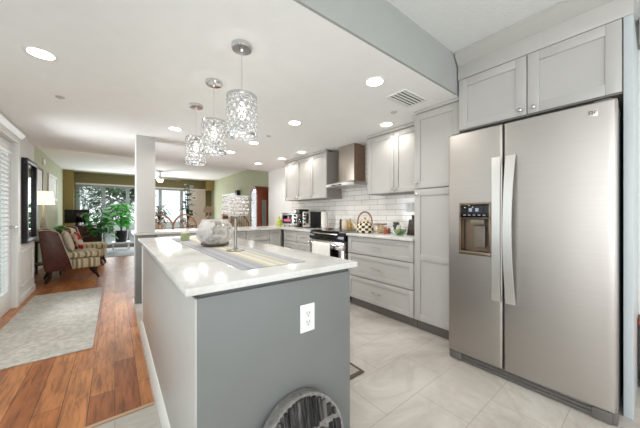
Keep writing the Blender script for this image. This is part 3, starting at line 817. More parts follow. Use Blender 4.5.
def downlight(label, x, y, z=ZK, p=15):
    t = thing('recessed_light', label, 'ceiling light', (x, y, z), 0, 'recessed ceiling lights')
    MB().lathe([(.062, -.001), (.082, -.004), (.084, 0)], (0, 0, 0), 32, cap=False).build('trim_ring', M_trim, t)
    MB().lathe([(.0005, -.0015), (.063, -.0015)], (0, 0, 0), 32, cap=False).build('lens', M_down, t)
    lamp('downlight_lamp', 'SPOT', (0, 0, -.012), p, (1, .97, .925), .05, math.radians(160), parent=t)
for lb, x, y in (('round recessed ceiling light by the left wall above the pale rug', -.37, 2.41),
                 ('round recessed ceiling light between the soffit and the air vent', 1.58, 1.34),
                 ('round recessed ceiling light over the kitchen aisle, right of the nearest pendant', 1.59, 2.50),
                 ('round recessed ceiling light left of the farthest pendant, near the pillar', .57, 3.56),
                 ('round recessed ceiling light over the inner peninsula corner, behind the nearest pendant', 1.58, 3.57),
                 ('small round recessed ceiling light above the peninsula, second farthest', 1.51, 4.33),
                 ('farthest round recessed ceiling light, above the arched curio cabinet', 2.30, 5.0),
                 ('round recessed ceiling light close to the wall cabinets over the kettle', 2.44, 1.90),
                 ('round recessed ceiling light at the far end of the left wall cabinet', 2.44, 4.28),
                 ('round recessed ceiling light at the middle of the left wall cabinet', 2.44, 3.62)):
    downlight(lb, x, y, ZK, 8 if x > 2.4 else (24 if x < 0 else (10 if x < 1 else 17)))
t = thing('air_vent', 'white louvred ceiling air vent beside the pantry top', 'vent', (2.03, 1.36, ZK))
MB().box(-.17, .17, -.10, -.085, -.008, 0, .002).box(-.17, .17, .085, .10, -.008, 0, .002).box(-.17, -.155, -.085, .085, -.008, 0, .002).box(.155, .17, -.085, .085, -.008, 0, .002).build('frame', M_trim, t)
m = MB()
for i in range(5):
    y = -.068 + i * .034
    m.box(-.155, .155, y - .009, y + .009, -.007, -.004)
m.build('louvre', M_trim, t)
MB().box(-.155, .155, -.085, .085, -.0008, -.0002).build('duct_opening', M_dark, t)
for lb, x, y in (('small white sprinkler cap on the ceiling near the left wall', -.377, 3.2), ('small sprinkler cap on the ceiling over the kitchen aisle', 1.59, 3.13), ('tiny sprinkler cap on the ceiling near the air vent', 2.2, 1.62)):
    o = MB().lathe([(.032, 0), (.03, -.005), (.012, -.008), (.010, -.016), (.002, -.018)], (0, 0, 0), 20).build('sprinkler_cap', paint('sprinkler_grey', (186, 184, 180), .4), None, .6, (x, y, ZK))
    tag(o, lb, 'sprinkler')

# ---------------------------------------------------------------- floor coverings
o = MB().box(-.89, -.15, 2.99, 5.36, .0045, .014, .003).build('area_rug', M_rug); tag(o, 'pale mottled grey rug on the hardwood by the left wall', 'rug')
o = MB().box(1.05, 1.442, 1.319, 2.5, .0005, .012, .004, mi=0).box(1.075, 1.417, 1.344, 2.475, .0121, .0135, .0005, mi=1).build('kitchen_mat', [paint('mat_border', (84, 74, 66), .8), mk_fabric('mat_weave', (150, 140, 128), (178, 168, 156), 60)])
tag(o, 'beige kitchen mat with a dark border between island and range', 'mat')
t_r = NT('blue_grey_rug'); vv = t_r.coord(); vo = t_r.n('ShaderNodeTexVoronoi'); vo.inputs['Scale'].default_value = 4; t_r.l(vv, vo.inputs['Vector'])
t_r.set(color=t_r.mix(.5, t_r.ramp(vo.outputs['Distance'], [(.2, L(120, 134, 148)), (.5, L(196, 202, 206))]), t_r.ramp(t_r.noise(vv, 9, 4), [(.3, L(130, 146, 160)), (.7, L(206, 210, 212))])), rough=.95)
o = MB().box(-.9, 1.9, 8.95, 11.1, .0045, .014, .003).build('area_rug', t_r.m); tag(o, 'blue grey patterned rug in front of the far glazing', 'rug')

# ---------------------------------------------------------------- countertop things
CZ = .9175
def lath(name, label, cat, loc, prof, mat, seg=24, group=None):
    o = MB().lathe(prof, (0, 0, 0), seg).build(name, mat, None, .6, loc); return tag(o, label, cat, group)
# kettle with checks
def kettle():
    t = thing('kettle', 'black and cream checked enamel kettle with an upright ring handle', 'kettle', (2.55, 2.325, CZ), 2.32); t.scale = (1.1, 1.1, 1.2)
    q = NT('checked_enamel'); tc = q.n('ShaderNodeTexCoord'); sp = q.n('ShaderNodeSeparateXYZ'); q.l(tc.outputs['Object'], sp.inputs[0])
    at = q.n('ShaderNodeMath', operation='ARCTAN2'); q.l(sp.outputs['Y'], at.inputs[0]); q.l(sp.outputs['X'], at.inputs[1])
    cb = q.n('ShaderNodeCombineXYZ'); q.l(at.outputs[0], cb.inputs['X'])
    mz = q.n('ShaderNodeMath', operation='MULTIPLY'); mz.inputs[1].default_value = 15; q.l(sp.outputs['Z'], mz.inputs[0]); q.l(mz.outputs[0], cb.inputs['Y'])
    ck = q.n('ShaderNodeTexChecker'); ck.inputs['Scale'].default_value = 2.55; ck.inputs['Color1'].default_value = L(28, 26, 26); ck.inputs['Color2'].default_value = L(232, 218, 186)
    q.l(cb.outputs[0], ck.inputs['Vector']); q.set(color=ck.outputs[0], rough=.12)
    MB().lathe([(.088, 0), (.10, .008), (.106, .035), (.10, .07), (.08, .10), (.055, .118), (.045, .122)], (0, 0, 0), 36).build('body', q.m, t)
    M_cream = paint('cream_enamel', (226, 204, 164), .2, .05)
    lid = MB().lathe([(.047, .122), (.045, .13), (.02, .142)], (0, 0, 0), 28).build('lid', M_cream, t)
    MB().ball((0, 0, .152), .013).build('lid_knob', paint('gold_knob', (206, 150, 80), .3, .05, metal=.6), lid)
    MB().tube([(.085, 0, .045), (.115, 0, .07), (.132, 0, .10), (.14, 0, .112)], [.026, .02, .014, .012], 14).build('spout', M_cream, t)
    pts = [(.082 * math.cos(a), 0, .118 + .105 * math.sin(a)) for a in [PI * i / 20 for i in range(21)]]
    MB().tube([(.082, 0, .085)] + pts + [(-.082, 0, .085)], .0085, 10).build('handle', mk_grain('handle_wood', (112, 72, 56), (156, 104, 80), (4, 4, 4)), t)
kettle()
# canister, mixer of small things right of the kettle
t = thing('glass_canister', 'square glass canister of cookies with a wooden lid, right of the kettle', 'canister', (2.64, 2.15, CZ), .1)
MB().box(-.062, .062, -.062, .062, 0, .105, .008).build('vessel', M_clear, t)
m = MB(); random.seed(9)
for i in range(32): m.lathe([(.018, 0), (.02, .004), (.018, .008)], (random.uniform(-.036, .036), random.uniform(-.036, .036), .006 + (i // 5) * .014), 12)
o = m.build('cookies', paint('cookie', (222, 182, 110), .8, .15)); o.parent = t; o.name = 'cookie_filling'; o['kind'] = 'stuff'
MB().box(-.064, .064, -.064, .064, .106, .122, .004).build('lid', mk_grain('lid_wood', (120, 84, 66), (160, 118, 92), (4, 4, 4)), t)
lath('spice_jar', 'small red-topped spice jar beside the glass canister', 'jar', (2.58, 2.02, CZ), [(.02, 0), (.021, .06), (.016, .066), (.016, .082)], paint('spice_red', (166, 76, 56), .4, .1))
lath('spice_jar', 'small dark brown spice jar beside the glass canister', 'jar', (2.66, 2.03, CZ), [(.019, 0), (.02, .05), (.016, .056), (.016, .07)], paint('spice_brown', (110, 74, 54), .4, .1))
t = thing('utensil_pitcher', 'white pitcher with black cow patches on the worktop by the pantry', 'pitcher', (2.66, 1.92, CZ))
qq = NT('cow_glaze'); qq.set(color=qq.ramp(qq.noise(qq.coord(), 16, 1), [(.5, L(236, 232, 226)), (.54, L(26, 24, 24))]), rough=.2)
MB().lathe([(.04, 0), (.052, .03), (.05, .08), (.038, .12), (.044, .15)], (0, 0, 0), 28).build('body', qq.m, t)
MB().tube([(0, -.046, .13), (0, -.085, .11), (0, -.08, .06), (0, -.05, .04)], .007, 8).build('handle', M_plate, t)
t = thing('mixing_bowl', 'green tinted glass bowl holding fruit at the pantry end of the worktop', 'bowl', (2.54, 1.79, CZ))
MB().lathe([(.03, 0), (.055, .02), (.075, .07), (.073, .07), (.052, .024), (.0005, .008)], (0, 0, 0), 28).build('vessel', thin_glass('green_glass', (.72, .88, .78, 1), .1), t)
for i, (dx, dy, z, rgb, nm) in enumerate(((-.022, 0, .045, (196, 150, 40), 'yellow'), (.025, .012, .048, (150, 52, 36), 'red'), (0, -.028, .046, (90, 130, 50), 'green'))):
    o = MB().ball((0, 0, 0), .024).build('fruit', paint('fruit_' + nm, rgb, .35, .1), None, .6, (2.54 + dx, 1.79 + dy, CZ + z)); tag(o, 'single %s fruit in the green glass bowl' % nm, 'fruit')
t = thing('knife_block', 'dark knife block against the pantry side', 'knife block', (2.72, 1.74, CZ), 0)
MB().prism([(-.055, 0), (.055, 0), (.075, .14), (-.01, .18)], -.045, .045, 'y', bev=.004).build('block', M_darkwood, t)
for i in range(3): MB().box(-.004 + i * .02, .010 + i * .02, -.012, .012, .168 - i * .012, .23 - i * .01, .003).build('knife_handle', M_dark, t)
# wall outlets / paper on the backsplash
t = thing('wall_switch', 'white switch plate on the backsplash close to the pantry', 'switch', (XR - .009, 1.92, 1.245), RZ)
MB().box(-.055, .055, -.006, 0, -.06, .06, .002).build('cover_plate', M_plate, t)
for x in (-.025, .025): MB().box(x - .012, x + .012, -.011, -.005, -.03, .03, .002).build('rocker', M_plate, t)
# items behind the range and left counter
t = thing('paper_towel_holder', 'upright white paper towel roll behind the range', 'paper towel', (2.78, 3.44, CZ))
MB().lathe([(.07, 0), (.07, .01), (.008, .012), (.006, .30), (.012, .31)], (0, 0, 0), 28).build('stand', M_nickel, t)
MB().lathe([(.02, .014), (.058, .014), (.058, .275), (.02, .275)], (0, 0, 0), 32).build('roll', M_towel, t)
RT = .9225
lath('pepper_mill', 'dark wooden pepper mill on the back of the cooktop', 'pepper mill', (2.82, 3.08, RT), [(.024, 0), (.026, .01), (.018, .05), (.022, .1), (.018, .11), (.021, .13), (.012, .15), (.003, .16)], M_darkwood)
t = thing('canister', 'cream ceramic canister with a lid on the back of the cooktop', 'canister', (2.80, 2.96, RT))
MB().lathe([(.05, 0), (.054, .01), (.054, .12), (.05, .126)], (0, 0, 0), 28).build('body', paint('cream_ceramic', (222, 208, 180), .3, .04), t)
MB().lathe([(.053, .127), (.05, .14), (.012, .146), (.016, .158), (.004, .166)], (0, 0, 0), 28).build('lid', paint('cream_ceramic', (222, 208, 180)), t)
lath('oil_bottle', 'golden oil bottle next to the cream canister', 'bottle', (2.82, 2.87, RT), [(.026, 0), (.028, .01), (.028, .09), (.012, .12), (.011, .16), (.013, .165)], paint('golden_oil', (176, 140, 58), .15, .1))
t = thing('spoon_rest', 'copper coloured spoon rest on the left of the cooktop', 'spoon rest', (2.62, 3.10, RT), .3)
MB().lathe([(.03, 0), (.055, .012), (.056, .016), (.03, .005)], (0, 0, 0), 24).build('dish', paint('copper', (196, 120, 84), .3, .05, metal=.7), t)
MB().box(-.13, -.05, -.012, .012, .009, .016, .003).build('grip', paint('copper', (196, 120, 84)), t)

def toaster_oven():
    t = thing('toaster_oven', 'silver toaster oven with a dark glass door on the corner worktop', 'toaster oven', (2.62, 4.30, CZ), -1.15); t.scale = (1.12, 1.12, 1.3)
    MB().box(-.16, .16, 0, .24, .015, .20, .01).build('body', M_steel2, t)
    d = MB().box(-.135, .045, -.012, 0, .045, .165, .004).build('door', M_blackgl, t)
    MB().tube([(-.13, -.035, .17), (.04, -.035, .17)], .006).box(-.125, -.115, -.035, -.01, .165, .175).box(.025, .035, -.035, -.01, .165, .175).build('handle', M_chrome, d)
    MB().box(-.11, .03, -.0135, -.0115, .075, .11).build('label_strip', paint('pink_film', (214, 96, 130), .4), d)
    for z in (.06, .11, .16): MB().cyl((.11, -.018, z), .016, .02, 'y', 16).build('knob', M_dark, t)
    for x in (-.13, .13): MB().cyl((x, .04, 0), .012, .016).cyl((x, .2, 0), .012, .016).build('foot', M_dark, t)
toaster_oven()
def coffee():
    t = thing('coffee_maker', 'black drip coffee maker with a glass carafe beside the toaster oven', 'coffee maker', (2.66, 3.98, CZ), RZ); t.scale = (1, 1, 1.08)
    MB().box(-.085, .085, -.08, .12, 0, .03, .005).box(-.085, .085, .05, .12, .03, .30, .005).box(-.085, .085, -.08, .05, .22, .30, .012).build('body', M_dark, t)
    c = MB().lathe([(.045, .032), (.062, .06), (.06, .11), (.04, .15), (.045, .16)], (0, -.02, 0), 24).build('carafe', thin_glass('carafe_glass', (.45, .4, .38, 1), .15), t)
    MB().tube([(0, -.08, .14), (0, -.115, .13), (0, -.11, .08), (0, -.08, .07)], .007, 8).build('handle', M_dark, c)
    MB().box(-.07, .07, -.084, -.079, .235, .285, .002).build('front_trim', M_chrome, t)
coffee()
def toaster():
    t = thing('toaster', 'boxy silver countertop oven with black sides, left of the paper towels', 'toaster', (2.58, 3.70, CZ), RZ); t.scale = (1, 1, 1.3)
    MB().box(-.10, .10, .02, .28, .012, .215, .012).build('body', M_dark, t)
    f = MB().box(-.10, .10, .0, .022, .012, .215, .006).build('front', M_steel2, t)
    for z in (.05, .10, .15, .185): MB().cyl((-.04, -.016, z), .013, .018, 'y', 14).build('knob', M_dark, f)
    MB().box(.0, .08, -.003, .0, .06, .19, .002).build('window', M_blackgl, f)
    MB().box(-.08, .08, .05, .24, 0, .012).build('foot', M_dark, t)
toaster()
t = thing('soap_bottle', 'yellow green bottle at the far corner of the worktop', 'bottle', (2.60, 4.66, CZ)); t.scale = (1.2, 1.2, 1)
MB().lathe([(.045, 0), (.048, .01), (.048, .11), (.03, .14), (.014, .155), (.014, .175)], (0, 0, 0), 24).build('body', paint('lime_glass', (176, 184, 70), .15, .1), t)
MB().lathe([(.016, .176), (.016, .2), (.01, .205)], (0, 0, 0), 16).build('cap', paint('lime_cap', (206, 206, 150), .4), t)
t = thing('utensil_crock', 'grey crock of kitchen utensils behind the coffee maker', 'crock', (2.85, 4.10, CZ))
MB().lathe([(.05, 0), (.055, .01), (.055, .13), (.05, .132)], (0, 0, 0), 24).build('body', paint('grey_glaze', (150, 150, 146), .3), t)
for i, (dx, dy, mt) in enumerate(((-.02, .01, M_dark), (.02, .02, M_nickel), (.0, -.025, M_rattan))):
    o = MB().tube([(dx * .4, dy * .4, .132), (dx * 2, dy * 2, .27)], .005).ball((dx * 2.2, dy * 2.2, .29), .022, (1, .4, 1.4), 12, 8).build('utensil', mt, None, .6, (2.85, 4.10, CZ))
    tag(o, ('black ladle', 'steel spoon', 'wooden spoon')[i] + ' standing in the grey utensil crock', 'utensil')

# ---------------------------------------------------------------- left wall: mirror
t = thing('wall_mirror', 'tall black deep-framed mirror on the left wall beside the patio door', 'mirror', (XL, 5.30, 1.30), PI / 2)
# local x runs along +Y, local -y comes out of the wall
fr = MB()
a0, a1, b0, b1, dp, st = -.20, .36, -.53, .60, .06, .06
fr.box(a0, a1, -dp, -.002, b0, b0 + st, .004).box(a0, a1, -dp, -.002, b1 - st, b1, .004).box(a0, a0 + st, -dp, -.002, b0 + st, b1 - st, .004).box(a1 - st, a1, -dp, -.002, b0 + st, b1 - st, .004)
fr.build('frame', M_dark, t)
MB().box(a0 + st, a1 - st, -.03, -.004, b0 + st, b1 - st).build('mirror_glass', paint('mirror_silver', (226, 234, 240), .03, .0, metal=1.0), t)

# ---------------------------------------------------------------- living room
def wall_picture(name, label, y0, y1, z0, z1, x, nx, fmat, pmat, d=.03):
    t = thing(name, label, 'picture', (x, (y0 + y1) / 2, (z0 + z1) / 2))
    hw, hh = (y1 - y0) / 2, (z1 - z0) / 2; f = MB(); s = .05
    xa, xb = sorted((0.002 * nx, d * nx))
    f.box(xa, xb, -hw, hw, -hh, -hh + s).box(xa, xb, -hw, hw, hh - s, hh).box(xa, xb, -hw, -hw + s, -hh + s, hh - s).box(xa, xb, hw - s, hw, -hh + s, hh - s)
    f.build('frame', fmat, t); xa, xb = sorted((.003 * nx, (d - .012) * nx))
    MB().box(xa, xb, -hw + s, hw - s, -hh + s, hh - s).build('print', pmat, t)
M_abs = NT('soft_abstract'); M_abs.set(color=M_abs.ramp(M_abs.noise(M_abs.coord(), 3, 3), [(.3, L(206, 212, 206)), (.55, L(228, 230, 224)), (.75, L(190, 200, 196))]), rough=.6)
wall_picture('framed_picture', 'brown framed picture on the green wall above the table lamp', 7.45, 8.2, 1.6, 2.12, XLL, 1, M_redwood, M_abs.m)
wall_picture('framed_picture', 'pale framed picture on the green wall beyond the table lamp', 8.8, 9.9, 1.5, 2.12, XLL, 1, M_trim, M_abs.m)
wall_picture('framed_picture', 'large white framed picture on the right-hand green wall', 8.6, 10.0, 1.05, 1.86, XLR, -1, M_trim, M_abs.m)
o = MB().lathe([(.07, 0), (.07, .03), (.05, .04)], (0, 0, 0), 24, 0, 'x').build('wall_detector', M_plate, None, .6, (XLL, 8.3, 2.31)); tag(o, 'round white detector high on the left green wall', 'detector')
o = MB().box(-.10, 0, -.10, .10, -.12, .12, .006).build('wall_speaker', M_dark, None, .6, (XLR, 8.42, 1.80)); tag(o, 'small black speaker on the right-hand green wall', 'speaker')

def armchair(label, x, y, rz):
    t = thing('armchair', label, 'armchair', (x, y, .005), rz, 'striped armchairs')
    # faces +x
    side = [(-.36, .2), (-.02, .2), (-.07, .40), (-.20, .84), (-.30, .89), (-.43, .88)]
    sh = MB()
    for y0 in (-.33, .275): sh.prism(side, y0, y0 + .055, 'y', bev=.012)
    sh.prism([(-.36, .2), (-.30, .2), (-.37, .88), (-.43, .88)], -.28, .28, 'y', bev=.008)
    sh.build('shell', M_leather, t)
    pp = MB()
    for yy in (-.332, .332): pp.tube([(-.02, yy, .2), (-.07, yy, .40), (-.20, yy, .84), (-.30, yy, .89), (-.43, yy, .88)], .006, 6)
    pp.build('nailhead_trim', M_linen, t)
    MB().prism([(-.30, .45), (-.16, .45), (-.21, .80), (-.29, .85), (-.37, .84)], -.27, .27, 'y', bev=.03).build('back_cushion', M_stripe, t)
    MB().box(-.32, .34, -.27, .27, .2, .37, .02).box(-.02, .345, -.31, .31, .2, .37, .02).build('seat_base', M_stripe, t)
    MB().box(-.28, .36, -.27, .27, .372, .49, .04, seg=4).build('seat_cushion', M_stripe, t)
    for lx, ly, s in ((.28, -.25, 1), (.28, .25, 1), (-.30, -.25, -1), (-.30, .25, -1)):
        MB().tube([(lx, ly, .2), (lx + .0 * s, ly, .1), (lx + .05 * s, ly, .0)], [.034, .028, .018], 10).build('leg', M_darkwood, t)
    return t
armchair('brown leather and striped armchair nearest the mirror, with cushions', -.60, 6.50, math.radians(10))
armchair('striped armchair behind the first one, closer to the far glazing', -.52, 7.95, math.radians(-4))
def cushion(label, loc, rot, mat, s=.19):
    m = MB(); n = 10; g = []
    for side in (1, -1):
        gg = [[m.bm.verts.new((side * .06 * max(0, (1 - (2 * i / n - 1) ** 4) * (1 - (2 * j / n - 1) ** 4)) ** .6, (2 * i / n - 1) * s, (2 * j / n - 1) * s)) for i in range(n + 1)] for j in range(n + 1)]
        for j in range(n):
            for i in range(n): m.bm.faces.new((gg[j][i], gg[j][i + 1], gg[j + 1][i + 1], gg[j + 1][i]))
    bmesh.ops.remove_doubles(m.bm, verts=m.bm.verts, dist=.0005)
    o = m.build('cushion', mat, None, 1.5); o.location = loc; o.rotation_euler = rot
    return tag(o, label, 'cushion')
qr = NT('red_print'); qr.set(color=qr.ramp(qr.noise(qr.coord(), 9, 2), [(.45, L(222, 206, 190)), (.52, L(178, 40, 44))]), rough=.9)
cushion('cream scatter cushion leaning in the nearest armchair', (-.66, 6.46, .68), (0, -.28, .15), M_linen)
cushion('red and white print cushion in the nearest armchair', (-.55, 6.62, .675), (0, -.30, .2), qr.m, .17)

# console with lamp and plant along the left wall
t = thing('side_table', 'dark wooden side table under the lit lamp by the green wall', 'table', (-1.0, 7.16, .005))
MB().box(-.22, .22, -.22, .22, .62, .65, .004).build('tabletop', M_darkwood, t)
for lx in (-.19, .19):
    for ly in (-.19, .19): MB().box(lx - .018, lx + .018, ly - .018, ly + .018, 0, .62).build('leg', M_darkwood, t)
MB().box(-.19, .19, -.19, .19, .2, .22).build('shelf', M_darkwood, t)
t = thing('table_lamp', 'lit table lamp with a cream shade beside the nearest armchair', 'lamp', (-1.05, 7.04, .656))
MB().lathe([(.07, 0), (.07, .012), (.02, .03), (.03, .12), (.045, .25), (.036, .38), (.015, .48), (.010, .56), (.010, .70)], (0, 0, 0), 28).build('base', paint('lamp_ceramic', (176, 172, 160), .15, .1), t)
MB().lathe([(.155, .68), (.125, .92)], (0, 0, 0), 32, cap=False).build('lamp_shade', M_shade, t)
MB().ball((0, 0, .78), .04).build('bulb', M_bulb, t)
lamp('table_lamp_light', 'POINT', (0, 0, .80), 7, (1, .82, .6), .05, parent=t)

def plant(name, label, loc, h, spread, nleaf, ll, lw, mat, pot_r=.14, pot_h=.25, droop=.6, pot_mat=None, seed=1, stem_h=.3, stiff=.6):
    random.seed(seed)
    t = thing(name, label, 'plant', loc)
    MB().lathe([(pot_r * .72, 0), (pot_r * .8, .01), (pot_r, pot_h - .02), (pot_r * 1.04, pot_h), (pot_r * .92, pot_h), (pot_r * .88, pot_h - .03)], (0, 0, 0), 28).build('pot', pot_mat or M_dark, t)
    MB().lathe([(.001, pot_h - .03), (pot_r * .89, pot_h - .03)], (0, 0, 0), 20, cap=False).build('soil', M_soil, t)
    fol = MB(); st = MB(); ns = 0
    for i in range(nleaf):
        a = random.uniform(0, 2 * PI); f = random.random() ** .7
        zb = pot_h + stem_h * random.uniform(.0, 1); zt = pot_h + (h - pot_h) * random.uniform(.25, 1.0)
        r = spread * f
        p = Vector((r * math.cos(a), r * math.sin(a), max(zt - .1 * f, pot_h + .05)))
        if i < 26:
            st.tube([(0, 0, pot_h - .03), (p.x * .3, p.y * .3, pot_h + (p.z - pot_h) * .6), tuple(p)], .006, 5)
        fol.leaf(p, (math.cos(a), math.sin(a), random.uniform(-.1, stiff)), ll * random.uniform(.7, 1.2), lw * random.uniform(.8, 1.2), droop)
    st.build('stem', M_leafd, t); fol.build('foliage', mat, t, 1.5)
    return t
plant('potted_plant', 'leafy plant on the side table beside the lit lamp', (-.86, 7.16, .656), .32, .07, 34, .11, .07, M_leafb, .06, .1, .6, M_linen, 2, .05)
# sideboard with a television at the far left
M_maroon = mk_grain('maroon_wood', (70, 28, 34), (100, 44, 50), (3, 3, 12))
t = thing('sideboard', 'dark maroon sideboard behind the second striped armchair', 'cabinet', (-.72, 10.32, .016))
MB().box(-.42, .42, -.2, .2, .06, .80, .006).build('body', M_maroon, t)
for x in (-.21, .21): MB().box(x - .2, x + .2, -.216, -.2, .09, .77, .003).build('door', M_maroon, t)
for x in (-.36, .36): MB().box(x - .03, x + .03, -.18, .18, 0, .06).build('foot', M_dark, t)
t = thing('television', 'dark flat television standing on the maroon sideboard', 'television', (-.86, 10.32, .8165))
MB().box(-.16, .16, -.08, .08, 0, .012, .003).box(-.03, .03, -.012, .012, .012, .08).build('stand', M_dark, t)
MB().box(-.27, .27, -.02, .02, .08, .46, .006).build('screen', M_blackgl, t)
plant('potted_plant', 'bright green leafy plant standing in front of the maroon sideboard', (-.34, 9.62, .016), 1.28, .22, 75, .26, .15, M_leafb, .15, .34, .8, None, 4, .75)
t = thing('plant_stand', 'low white plant stand before the far glazing', 'stand', (.16, 10.75, .016))
MB().box(-.24, .24, -.24, .24, .20, .23, .004).build('top', M_plate, t)
for lx in (-.2, .2):
    for ly in (-.2, .2): MB().box(lx - .02, lx + .02, ly - .02, ly + .02, 0, .2).build('leg', M_plate, t)
plant('potted_plant', 'large bright green plant in a dark pot on the white stand', (.16, 10.75, .2465), 1.26, .26, 85, .32, .15, M_leafb, .19, .36, .9, None, 6, .4)
plant('potted_plant', 'tall dark dracaena in the far left corner beside the olive pier', (-.74, 10.86, .016), 1.95, .12, 46, .32, .045, M_leafd, .13, .3, 1.0, None, 8, 1.55)
plant('potted_plant', 'tall dark green fiddle-leaf plant near the bright far windows', (1.83, 9.2, .016), 2.05, .15, 60, .24, .15, M_leafd, .17, .32, .5, None, 10, 1.5)
# vertical blinds drawn to the right side of the glazing
m = MB()
for i in range(12):
    x = 2.33 + i * .052
    m.prism([(x - .03, 11.38), (x + .028, 11.40), (x + .03, 11.395), (x - .028, 11.375)], .03, 2.1, 'z')
m.box(-.98, 2.92, 11.36, 11.42, 2.1, 2.15)
o = m.build('vertical_blind', mk_fabric('blind_fabric', (214, 200, 190), (232, 222, 214))); tag(o, 'beige vertical blind gathered at the right end of the far glazing', 'blind')

# ceiling fan
t = thing('ceiling_fan', 'ceiling fan with a round light in the living room', 'ceiling fan', (1.14, 9.76, ZF))
MB().lathe([(.07, 0), (.07, -.03), (.02, -.05), (.015, -.17), (.10, -.19), (.11, -.25), (.07, -.27)], (0, 0, 0), 28).build('motor', M_nickel, t)
for k in range(5):
    b = MB().box(.10, .62, -.06, .06, -.225, -.217, .002); b.rotate(.18, 'X', (0, 0, -.22)); b.rotate(k * 2 * PI / 5 + .3, 'Z'); b.build('blade', paint('fan_blade', (206, 204, 200), .5), t)
MB().lathe([(.09, -.272), (.095, -.29), (.07, -.33), (.02, -.345)], (0, 0, 0), 28).build('light_bowl', emitter('fan_glow', (255, 250, 240), 1.4), t)
lamp('fan_lamp', 'POINT', (0, 0, -.42), 14, (1, .95, .88), .08, parent=t)

# arched curio cabinet
def curio():
    t = thing('curio_cabinet', 'arched red-brown curio cabinet with a glass front against the right green wall', 'cabinet', (2.76, 6.27, .005))
    # front faces -x; half-width along y .21; depth .40 along +x
    hw, zs = .215, 1.63
    arch = [(-hw, .0), (hw, .0)] + [(hw * math.cos(a), zs + hw * 1.05 * math.sin(a)) for a in [PI * i / 16 for i in range(17)]]
    inner = hw - .045
    # barrel body as shell: back, sides/top strip
    outer_pts = [(-hw, 0.0)] + [(-hw * math.cos(a), zs + hw * 1.05 * math.sin(a)) for a in [PI * i / 16 for i in range(17)]] + [(hw, 0.0)]
    m = MB(); D0_, D1_ = .02, .36
    A = []
    for (y, z) in outer_pts: A.append([m.bm.verts.new((D0_, y, z)), m.bm.verts.new((D1_, y, z)), m.bm.verts.new((D1_, y * .93, z * .985)), m.bm.verts.new((D0_, y * .93, z * .985))])
    for i, (a, b) in enumerate(zip(A, A[1:])):
        for k in range(4):
            m.bm.faces.new((a[k], b[k], b[(k + 1) % 4], a[(k + 1) % 4]))
    m.bm.faces.new([q[1] for q in A])
    m.box(D0_, D1_, -hw, hw, 0.0, .10, .004).box(D0_, D1_, -hw * .92, hw * .92, .60, .63)
    m.build('case', M_redwood, t)
    f = MB()
    ip = [(-inner, .16)] + [(-inner * math.cos(a), zs - .02 + inner * 1.05 * math.sin(a)) for a in [PI * i / 16 for i in range(17)]] + [(inner, .16)]
    op = [(y / hw * (hw - .002), max(z, .10)) for (y, z) in outer_pts]
    V = [[f.bm.verts.new((x, *p)) for x in (0.0, .018) for p in (o_, i_)] for o_, i_ in zip(op, ip)]
    for a, b in zip(V, V[1:]):
        f.bm.faces.new((a[0], b[0], b[1], a[1])); f.bm.faces.new((a[2], a[3], b[3], b[2])); f.bm.faces.new((a[1], b[1], b[3], a[3])); f.bm.faces.new((a[0], a[2], b[2], b[0]))
    f.box(0, .018, -inner, inner, .10, .16)
    d = f.build('door', M_redwood, t)
    g = MB(); g.bm.faces.new([g.bm.verts.new((.009, *p)) for p in ip]); g.build('door_glass', thin_glass('curio_glass', (.8, .88, .92, 1), .25), d)
    MB().box(.13, .25, -hw - .006, -hw - .001, .3, 1.5).build('side_glass', paint('side_mirror', (190, 200, 200), .1, .02, metal=.8), t)
curio()

# stools at the dining side of the peninsula
def stool(label, x, y, mat, group, lattice):
    t = thing('bar_stool', label, 'bar stool', (x, y, .005), 0, group)
    # faces -y; back on +y
    MB().lathe([(.18, .66), (.20, .675), (.20, .695), (.17, .705)], (0, 0, 0), 28).build('seat', mat, t)
    for a in (45, 135, 225, 315):
        c, s_ = math.cos(math.radians(a)), math.sin(math.radians(a))
        MB().tube([(.13 * c, .13 * s_, .665), (.22 * c, .22 * s_, 0)], [.017, .014], 8).build('leg', mat, t)
    MB().tube([(.185 * math.cos(q), .185 * math.sin(q), .25) for q in [2 * PI * i / 20 for i in range(20)]], .01, 8, closed=True).build('foot_ring', mat, t)
    arc = [(.215 * math.cos(q), .17 + .03 * math.sin(q), .70 + .44 * math.sin(q) ** .7) for q in [PI * i / 22 for i in range(23)]]
    b = MB().tube(arc, .014, 8)
    if lattice:
        for k in range(-4, 5):
            for s_ in (1, -1):
                x0 = k * .05; x1 = x0 + s_ * .12
                if abs(x0) < .19 and abs(x1) < .16: b.tube([(x0, .175, .71), (x1, .195, 1.06)], .005, 6)
        b.tube([(-.19, .18, .9), (.19, .18, .9)], .007, 6)
    else:
        for k in range(-3, 4):
            x0 = k * .05; b.tube([(x0 * .9, .175, .70), (x0 * 1.05, .198, .72 + .42 * max(.0, 1 - (abs(x0) / .215) ** 2) ** .5)], .006, 6)
    b.build('backrest', mat, t)
stool('rattan bar stool beyond the peninsula, next to the pillar', .62, 5.12, M_rattan, 'rattan bar stools', True)
stool('rattan bar stool beyond the peninsula, second from the pillar', 1.02, 5.16, M_rattan, 'rattan bar stools', True)
stool('red-brown spindle-back bar stool beyond the peninsula, in front of the curio cabinet', 2.06, 5.2, M_redwood, None, False)
# dining table with a palm
t = thing('dining_table', 'round white dining table in the living room behind the rattan stools', 'table', (.98, 7.3, .005))
MB().lathe([(.55, .70), (.56, .71), (.56, .735), (.55, .74)], (0, 0, 0), 40).build('tabletop', M_plate, t)
MB().lathe([(.28, 0), (.28, .02), (.06, .06), (.045, .4), (.06, .68), (.16, .70)], (0, 0, 0), 28).build('pedestal', M_plate, t)
plant('potted_palm', 'spiky green palm in a pot on the white dining table', (.82, 7.2, .746), .62, .10, 60, .34, .03, M_leafd, .10, .16, 1.0, M_linen, 12, .1, 1.2)
